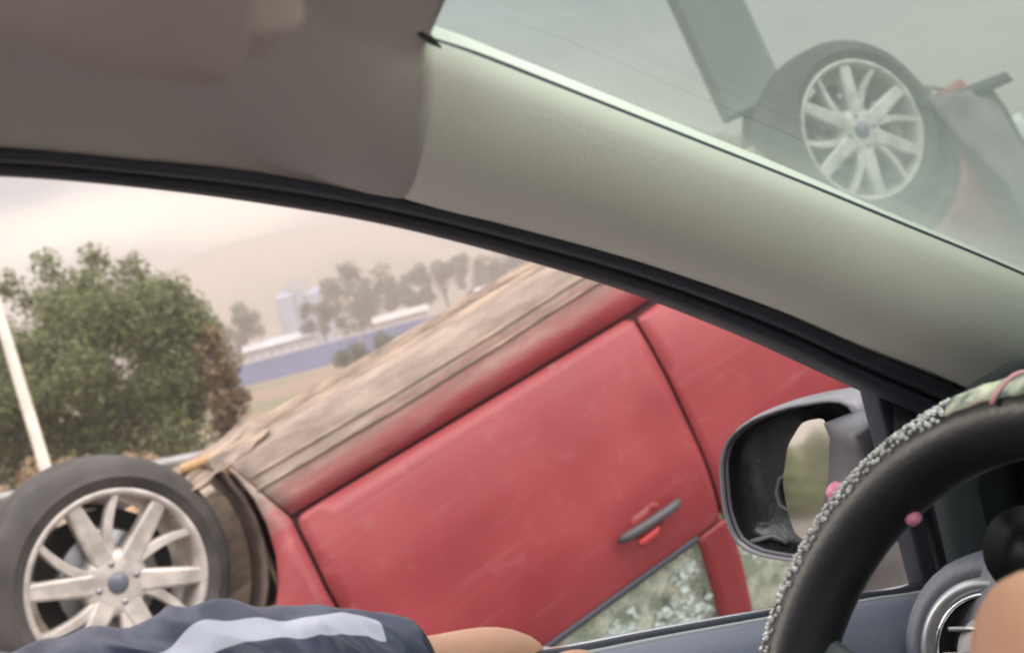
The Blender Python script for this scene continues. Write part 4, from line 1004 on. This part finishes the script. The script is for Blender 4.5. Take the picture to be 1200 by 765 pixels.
# ---- steering wheel
SWC = Vector((.53, .473, 1.42-.295)); TILT = rad(28); SR = .178
E1 = Vector((0, 1, 0)); E2 = Vector((math.sin(TILT), 0, math.cos(TILT))); E3 = E1.cross(E2).normalized()     # axis
if E3.x > 0: E3 = -E3
def swp(a, r, t=0): return SWC+(E1*math.cos(a)+E2*math.sin(a))*r+E3*t
def steering():
    root = empty('steering_wheel'); root.parent = own
    n, k = 160, 28; vs = []; mi = []
    LEA = mat('black_leather', (.012, .013, .017), .42, var=.2, scale=12, bump=.05, bscale=250)
    for i in range(n):
        a = 2*math.pi*i/n
        for j in range(k):
            b = 2*math.pi*j/k; rr_ = .0215*(1+.03*math.sin(b*2))
            vs.append(swp(a, SR+rr_*math.cos(b), rr_*math.sin(b)))
    raw('rim', vs, grid_faces(n, k, True, True), LEA, root)
    # jewelled band round the outer edge
    mb = MB(); rnd = random.Random(4); rhine = mat('rhinestones', (.85, .80, .78), .22, metal=.35, var=.45, scale=120)
    A0, A1 = 0, 2*math.pi; cnt = 400
    pat0, pat1 = rad(72), rad(128)
    for i in range(cnt):
        a = 2*math.pi*(i+rnd.uniform(-.4, .4))/cnt
        if False: continue
        for j in range(9):
            b = rad(-48+j*15+rnd.uniform(-7, 7))
            if pat0 < a < pat1: continue
            r_ = .0225
            mb.ball(swp(a+rnd.uniform(-.007, .007), SR+r_*math.cos(b), r_*math.sin(b)), rnd.uniform(.0012, .0021), 3)
    mb.build('rhinestone_band', rhine, root, smooth=False)
    # patterned fabric panel at the top, with its pink piping
    def patch(name, a0, a1, b0, b1, m, rr_=.0235):
        rows = []
        for i in range(31):
            a = a0+(a1-a0)*i/30; rows.append([swp(a, SR+(rr_+.0006*math.sin(i*2.1+j))*math.cos(b0+(b1-b0)*j/12), rr_*math.sin(b0+(b1-b0)*j/12)) for j in range(13)])
        return sheet(name, rows, m, root, .002)
    fl = mat('floral_fabric', (.17, .25, .24), .7, var=.3, scale=70, col2=(.78, .74, .58), bump=.3, bscale=200)
    patch('fabric_panel', pat0, pat1, rad(-80), rad(75), fl)
    for aa in (pat1-rad(22), pat0+rad(10)):
        tube('piping', [swp(aa+rad(3)*math.sin(b_/14*3), SR+.0245*math.cos(rad(-85+b_*170/14)), .0245*math.sin(rad(-85+b_*170/14))) for b_ in range(15)], .0014, mat('pink_piping', (.62, .30, .33), .5), root, n=8)
    pk = mat('pink_bead', (.80, .28, .42), .35, var=.05); 
    def nearest(px, py):
        best = None
        for i in range(720):
            a = i/720*2*math.pi
            for rr2 in (SR+.022, SR-.022):
                q = swp(a, rr2); w_ = CF*q.x+CL*q.y+CZ*q.z-EYE; zc = w_.dot(Vv)
                x = CX+FOC*w_.dot(Rr)/zc; y = CY-FOC*w_.dot(Uu)/zc; d = math.hypot(x-px, y-py)
                if best is None or d < best[0]: best = (d, a, rr2)
        return best
    for px, py, s_ in ((988, 577, 1.0), (1078, 621, .8)):
        d, a, r2 = nearest(px, py); dt = .010 if s_ == 1 else -.004; c = swp(a, r2, dt); t = swp(a+.02, r2, dt)-c; t.normalize()
        tube('bead', [c-t*.0062*s_, c-t*.004*s_, c, c+t*.004*s_, c+t*.0062*s_], [.0020*s_, .0052*s_, .0060*s_, .0052*s_, .0020*s_], pk, root, n=14)
    # hub and spokes
    v_ = []; prof = [(.0, .012), (.045, .012), (.068, .004), (.074, -.010), (.066, -.04), (.03, -.06), (0, -.06)]; n = 40
    for i in range(n):
        a = 2*math.pi*i/n
        for r, t in prof: v_.append(swp(a, r, t-.02))
    raw('hub', v_, grid_faces(n, len(prof), True, False), mat('hub_black', (.03, .032, .036), .5, bump=.1, bscale=200), root)
    for a0 in (rad(8), rad(172), rad(270)):
        rows = []
        for i in range(9):
            t = i/8; r = .05+(SR-.012-.05)*t; wv = .030-.012*math.sin(math.pi*t); row = []
            for j in range(12):
                b = 2*math.pi*j/12; rows_ = swp(a0, r, -.018*(1-t)+.009*math.sin(b)-.004)
                tang = (swp(a0+.01, .1)-swp(a0-.01, .1)).normalized(); row.append(rows_+tang*wv*math.cos(b))
            rows.append(row)
        sheet('spoke', rows, mat('spoke_grey', (.13, .145, .155), .35, metal=.3), root, cv=True)
    tube('column', [swp(0, 0, -.06), swp(0, 0, -.30)], .045, BLACKP, root, n=24)
steering()

# ---- driver's seat (rests the driver; just outside the frame)
mb = MB(); mb.box((-.10, .42, .58), (.52, .50, .16)); so = mb.build('seat_cushion', mat('own_seat', (.35, .33, .30), .9), own); bevel(so, .05)
mb = MB(); mb.box((-.42, .42, .92), (.14, .48, .62), Matrix.Rotation(rad(-14), 3, 'Y')); so = mb.build('seat_backrest', MATS['own_seat'], own); bevel(so, .05)
mb = MB(); mb.box((.15, 0, .30), (2.3, 1.5, .06)); mb.build('cabin_floor', mat('cabin_carpet', (.22, .21, .20), .95), own, smooth=False)

# ================================================================== the driver
person = empty('person', (0, 0, 0), (0, 0, math.atan2(CF.y, CF.x)))
tag(person, 'driver in navy jacket with pale stripes resting one arm on the window sill', 'person')
Lw = CP(468, 762, .79); Lh = CP(570, 752, .80)
LE = Vector((-.02, .775, 1.228)); LS = Vector((-.22, .62, 1.10)); LW = CP(452, 794, .79)
def skin_body():
    J = []; E = []; Rv = []
    def add(p, r, par=None):
        J.append(Vector(p)); Rv.append(r if isinstance(r, tuple) else (r, r))
        if par is not None: E.append((par, len(J)-1))
        return len(J)-1
    pel = add((-.16, .42, .74), (.15, .12)); sp = add((-.22, .42, .90), (.14, .11), pel); ch = add((-.25, .42, 1.06), (.16, .12), sp); nk = add((-.24, .42, 1.19), .06, ch); hd0 = add((-.22, .42, 1.25), .055, nk); hd1 = add((-.20, .42, 1.33), (.085, .095), hd0); hd2 = add((-.20, .42, 1.42), (.078, .088), hd1); add((-.20, .42, 1.47), (.04, .05), hd2)
    ls = add((-.23, .58, 1.13), .062, ch); le = add(LE, .046, ls); lm = add(LE.lerp(LW, .45), .040, le); lw = add(LW, .0245, lm)
    hb = add(CP(510, 788, .795), (.023, .025), lw); hk = add(CP(580, 773, .80), (.025, .028), hb); hm = add(CP(640, 792, .80), (.021, .025), hk)
    rs = add((-.23, .26, 1.13), .062, ch); re = add((.02, .20, 1.00), .046, rs); rw = add((.26, .24, 1.08), .026, re)
    for side in (.52, .32):
        h_ = add((-.10, side, .71), .085, pel); k_ = add((.36, side, .74), .062, h_); a_ = add((.62, side, .40), .040, k_); add((.76, side, .37), .03, a_)
    me = bpy.data.meshes.new('body'); me.from_pydata(J, E, []); o = bpy.data.objects.new('body', me); C.objects.link(o); o.parent = person
    m = o.modifiers.new('skin', 'SKIN'); m.use_smooth_shade = True
    for i, sv in enumerate(me.skin_vertices[0].data): sv.radius = Rv[i]; sv.use_root = (i == 0)
    subd(o, 2); me.materials.append(SKIN); return o, J
body, JJ = skin_body()
# hands: palm and five separate fingers each, grown as skinned chains
def chain(name, pts, rs, parent):
    me = bpy.data.meshes.new(name); me.from_pydata([tuple(p) for p in pts], [(i, i+1) for i in range(len(pts)-1)], []); o = bpy.data.objects.new(name, me); C.objects.link(o); o.parent = parent
    m = o.modifiers.new('skin', 'SKIN'); m.use_smooth_shade = True
    for i, sv in enumerate(me.skin_vertices[0].data): sv.radius = (rs[i], rs[i]); sv.use_root = (i == 0)
    subd(o, 2); me.materials.append(SKIN); return o
def hand_left():
    # lies over the sill, fingers curling down outside
    K = CP(640, 755, .80)
    for i, (dl, ln, dn) in enumerate(((-.030, .9, 0), (-.010, 1.0, 0), (.012, .95, -.002), (.031, .78, -.006))):
        k = K+Vector((0, dl, -.010+dn)); b = k+Vector((-.045, -dl*.4, -.004))
        chain('finger', [b, k, k+Vector((.030*ln, .004, -.014)), k+Vector((.050*ln, .006, -.030)), k+Vector((.060*ln, .008, -.046))], [.0095, .0118, .0088, .0092, .0068], body)
    b = K+Vector((-.06, -.030, -.022)); chain('thumb', [b, b+Vector((.022, -.018, -.006)), b+Vector((.050, -.026, -.012)), b+Vector((.072, -.022, -.016))], [.012, .0115, .0098, .0075], body)
hand_left()
def hand_right():
    # closed round the near spoke, back of the hand towards us
    w = Vector((.26, .24, 1.08)); K = CPD(1246, 772, .50)
    fw_ = (K-w).normalized(); chain('hand_back', [w, w.lerp(K, .45), w.lerp(K, .85), K+fw_*.012, K+fw_*.034], [.026, .034, .038, .036, .022], body); sd = fw_.cross(Vector((0, 0, 1))).normalized(); dn = sd.cross(fw_)
    if dn.z > 0: dn = -dn
    for i in range(4):
        b = K+sd*(-.027+i*.018)+dn*.024; ln = (.8, .95, 1.0, .9)[i]
        chain('finger', [b-fw_*.03, b, b+fw_*.022*ln+dn*.012, b+fw_*.014*ln+dn*.038, b-fw_*.008+dn*.046], [.011, .0115, .0098, .0088, .0075], body)
    b = w.lerp(K, .55)+sd*.03; chain('thumb', [b, b+sd*.02+fw_*.02, b+sd*.022+fw_*.048+dn*.01, b+sd*.014+fw_*.068+dn*.02], [.014, .012, .0105, .008], body)
hand_right()
def head_bits():
    c = Vector((-.20, .42, 1.40))
    mb = MB(); vs = []; fs = []
    for i in range(13):
        for j in range(24):
            a = rad(5+i*95/12); b = 2*math.pi*j/24; v_ = Vector((math.sin(a)*math.cos(b)*.102, math.sin(a)*math.sin(b)*.088, math.cos(a)*.095))
            if v_.x > .05 and v_.z < .03: v_.x *= .6
            vs.append(c+v_+Vector((-.008, 0, .005)))
    raw('hair', vs, grid_faces(13, 24, False, True), mat('dark_hair', (.02, .015, .012), .6, bump=.5, bscale=60), body)
    mb = MB(); mb.ball(c+Vector((.082, .030, -.005)), .012, 6); mb.ball(c+Vector((.082, -.030, -.005)), .012, 6); mb.build('eye', mat('eye_white', (.7, .7, .7), .2), body)
    tube('nose', [c+Vector((.085, 0, -.005)), c+Vector((.105, 0, -.035)), c+Vector((.09, 0, -.045))], [.006, .011, .008], SKIN, body, n=8)
    tube('mouth', [c+Vector((.082, .022, -.065)), c+Vector((.090, 0, -.064)), c+Vector((.082, -.022, -.065))], .005, mat('lips', (.45, .16, .14), .5), body, n=8)
    for s_ in (-1, 1): tube('ear', [c+Vector((-.01, s_*.086, .01)), c+Vector((-.02, s_*.094, -.01)), c+Vector((-.005, s_*.086, -.035))], [.008, .012, .007], SKIN, body, n=8)
head_bits()
def sleeve_mat():
    m = NAVY.copy(); m.name = 'striped_nylon'; t = m.node_tree; p = t.nodes['Principled BSDF']; src = p.inputs['Base Color'].links[0].from_socket
    a = N(t, 'ShaderNodeAttribute', attribute_name='stripe'); f = math_(t, 'MULTIPLY', math_(t, 'ADD', a.outputs['Fac'], .04), 14.0); f.node.use_clamp = True
    t.links.new(mixc(t, f, src, (.66, .66, .80)), p.inputs['Base Color']); return m
SLEEVE = sleeve_mat()
def sleeve(path, radii, name, stripes):
    n, k = 240, 128; P = spline(path, n); vs = []; mi = []
    for i, p_ in enumerate(P):
        t = (P[min(i+1, n-1)]-P[max(i-1, 0)]).normalized(); s = t.cross(Vector((0, 0, 1))).normalized(); w = s.cross(t); u = i/(n-1)
        x = u*(len(radii)-1); a_ = min(int(x), len(radii)-2); r = radii[a_]+(radii[a_+1]-radii[a_])*(x-a_)
        for j in range(k):
            b = 2*math.pi*j/k; d = s*math.cos(b)+w*math.sin(b)
            fo = abs(noise.noise(Vector((u*26+1.2*math.sin(b), math.cos(b)*1.5+u*4, math.sin(b)*1.5)))); wr = .0115*(.25-fo) + .005*noise.noise(Vector((u*9, math.cos(b)*1.3, math.sin(b)*1.3)))
            wr *= .35+.65*min(1, (1-u)*6)
            vs.append(p_+d*(r+wr))
    fs = grid_faces(n, k, False, True)
    for i in range(n):
        for j in range(k): mi.append(stripes(i/(n-1), (2*math.pi*j/k)))
    o = raw(name, vs, fs, SLEEVE, body, fix=True)
    at = o.data.attributes.new('stripe', 'FLOAT', 'POINT')
    for q in range(n*k): at.data[q].value = mi[q]
    subd(o, 1); return o
def st(u, b):
    # angle 0 = towards the cabin (right of travel), pi/2 = up
    c = rad(52)-rad(12)+rad(20)*math.sin(u*7); b = (b+math.pi) % (2*math.pi)-math.pi
    u0 = u
    c0_ = rad(55)-rad(22)*math.exp(-((u-.73)/.04)**2)-rad(30)*max(0, u-.92)/.05*.3; w0_ = rad(12)
    return max(-1, min(1, min((w0_-abs(b-c0_))/rad(10), (.955-u)/.02, (u-.5)/.03)))
sl = sleeve([(-.24, .56, 1.15), (-.15, .70, 1.17), LE, LE.lerp(LW, .35)+Vector((0, 0, .010)), LE.lerp(LW, .7)+Vector((0, 0, .019)), LE.lerp(LW, 1.04)+Vector((0, 0, .001))], [.085, .080, .072, .072, .074, .068, .060, .047, .034], 'jacket_sleeve', st)
sleeve([(-.24, .28, 1.15), (-.12, .22, 1.06), (.02, .20, 1.0), (.12, .21, 1.03), (.22, .23, 1.065)], [.085, .08, .07, .06, .05, .038], 'jacket_sleeve', lambda u, b: (rad(20)-abs(b-rad(80)))/rad(10))
cuffp = [LE.lerp(LW, t) for t in (1.0, 1.015, 1.03, 1.045, 1.06)]
tube('jacket_cuff', cuffp, [.034, .0355, .034, .0355, .032], mat('cuff_knit', (.03, .034, .06), .9, bump=.6, bscale=180), body, n=40)
def torso():
    rows = []
    for z, rx, ry, x in ((.68, .15, .20, -.16), (.80, .14, .19, -.18), (.92, .14, .195, -.21), (1.02, .145, .21, -.23), (1.10, .13, .205, -.235), (1.16, .10, .16, -.235), (1.20, .075, .085, -.235), (1.225, .070, .072, -.232)):
        rows.append([(x+rx*math.cos(a/24*2*math.pi)*(1+.02*math.sin(a*3+z*30)), .42+ry*math.sin(a/24*2*math.pi), z) for a in range(24)])
    subd(sheet('jacket', rows, NAVY, body, cv=True), 1)
    for side in (.52, .32): tube('trouser_leg', spline([(-.14, side, .71), (.1, side, .74), (.36, side, .75), (.5, side, .58), (.62, side, .42)], 14), [.10, .1, .098, .095, .09, .086, .082, .08, .076, .072, .068, .064, .06, .058], mat('dark_trousers', (.04, .04, .05), .8), body, n=18)
torso()
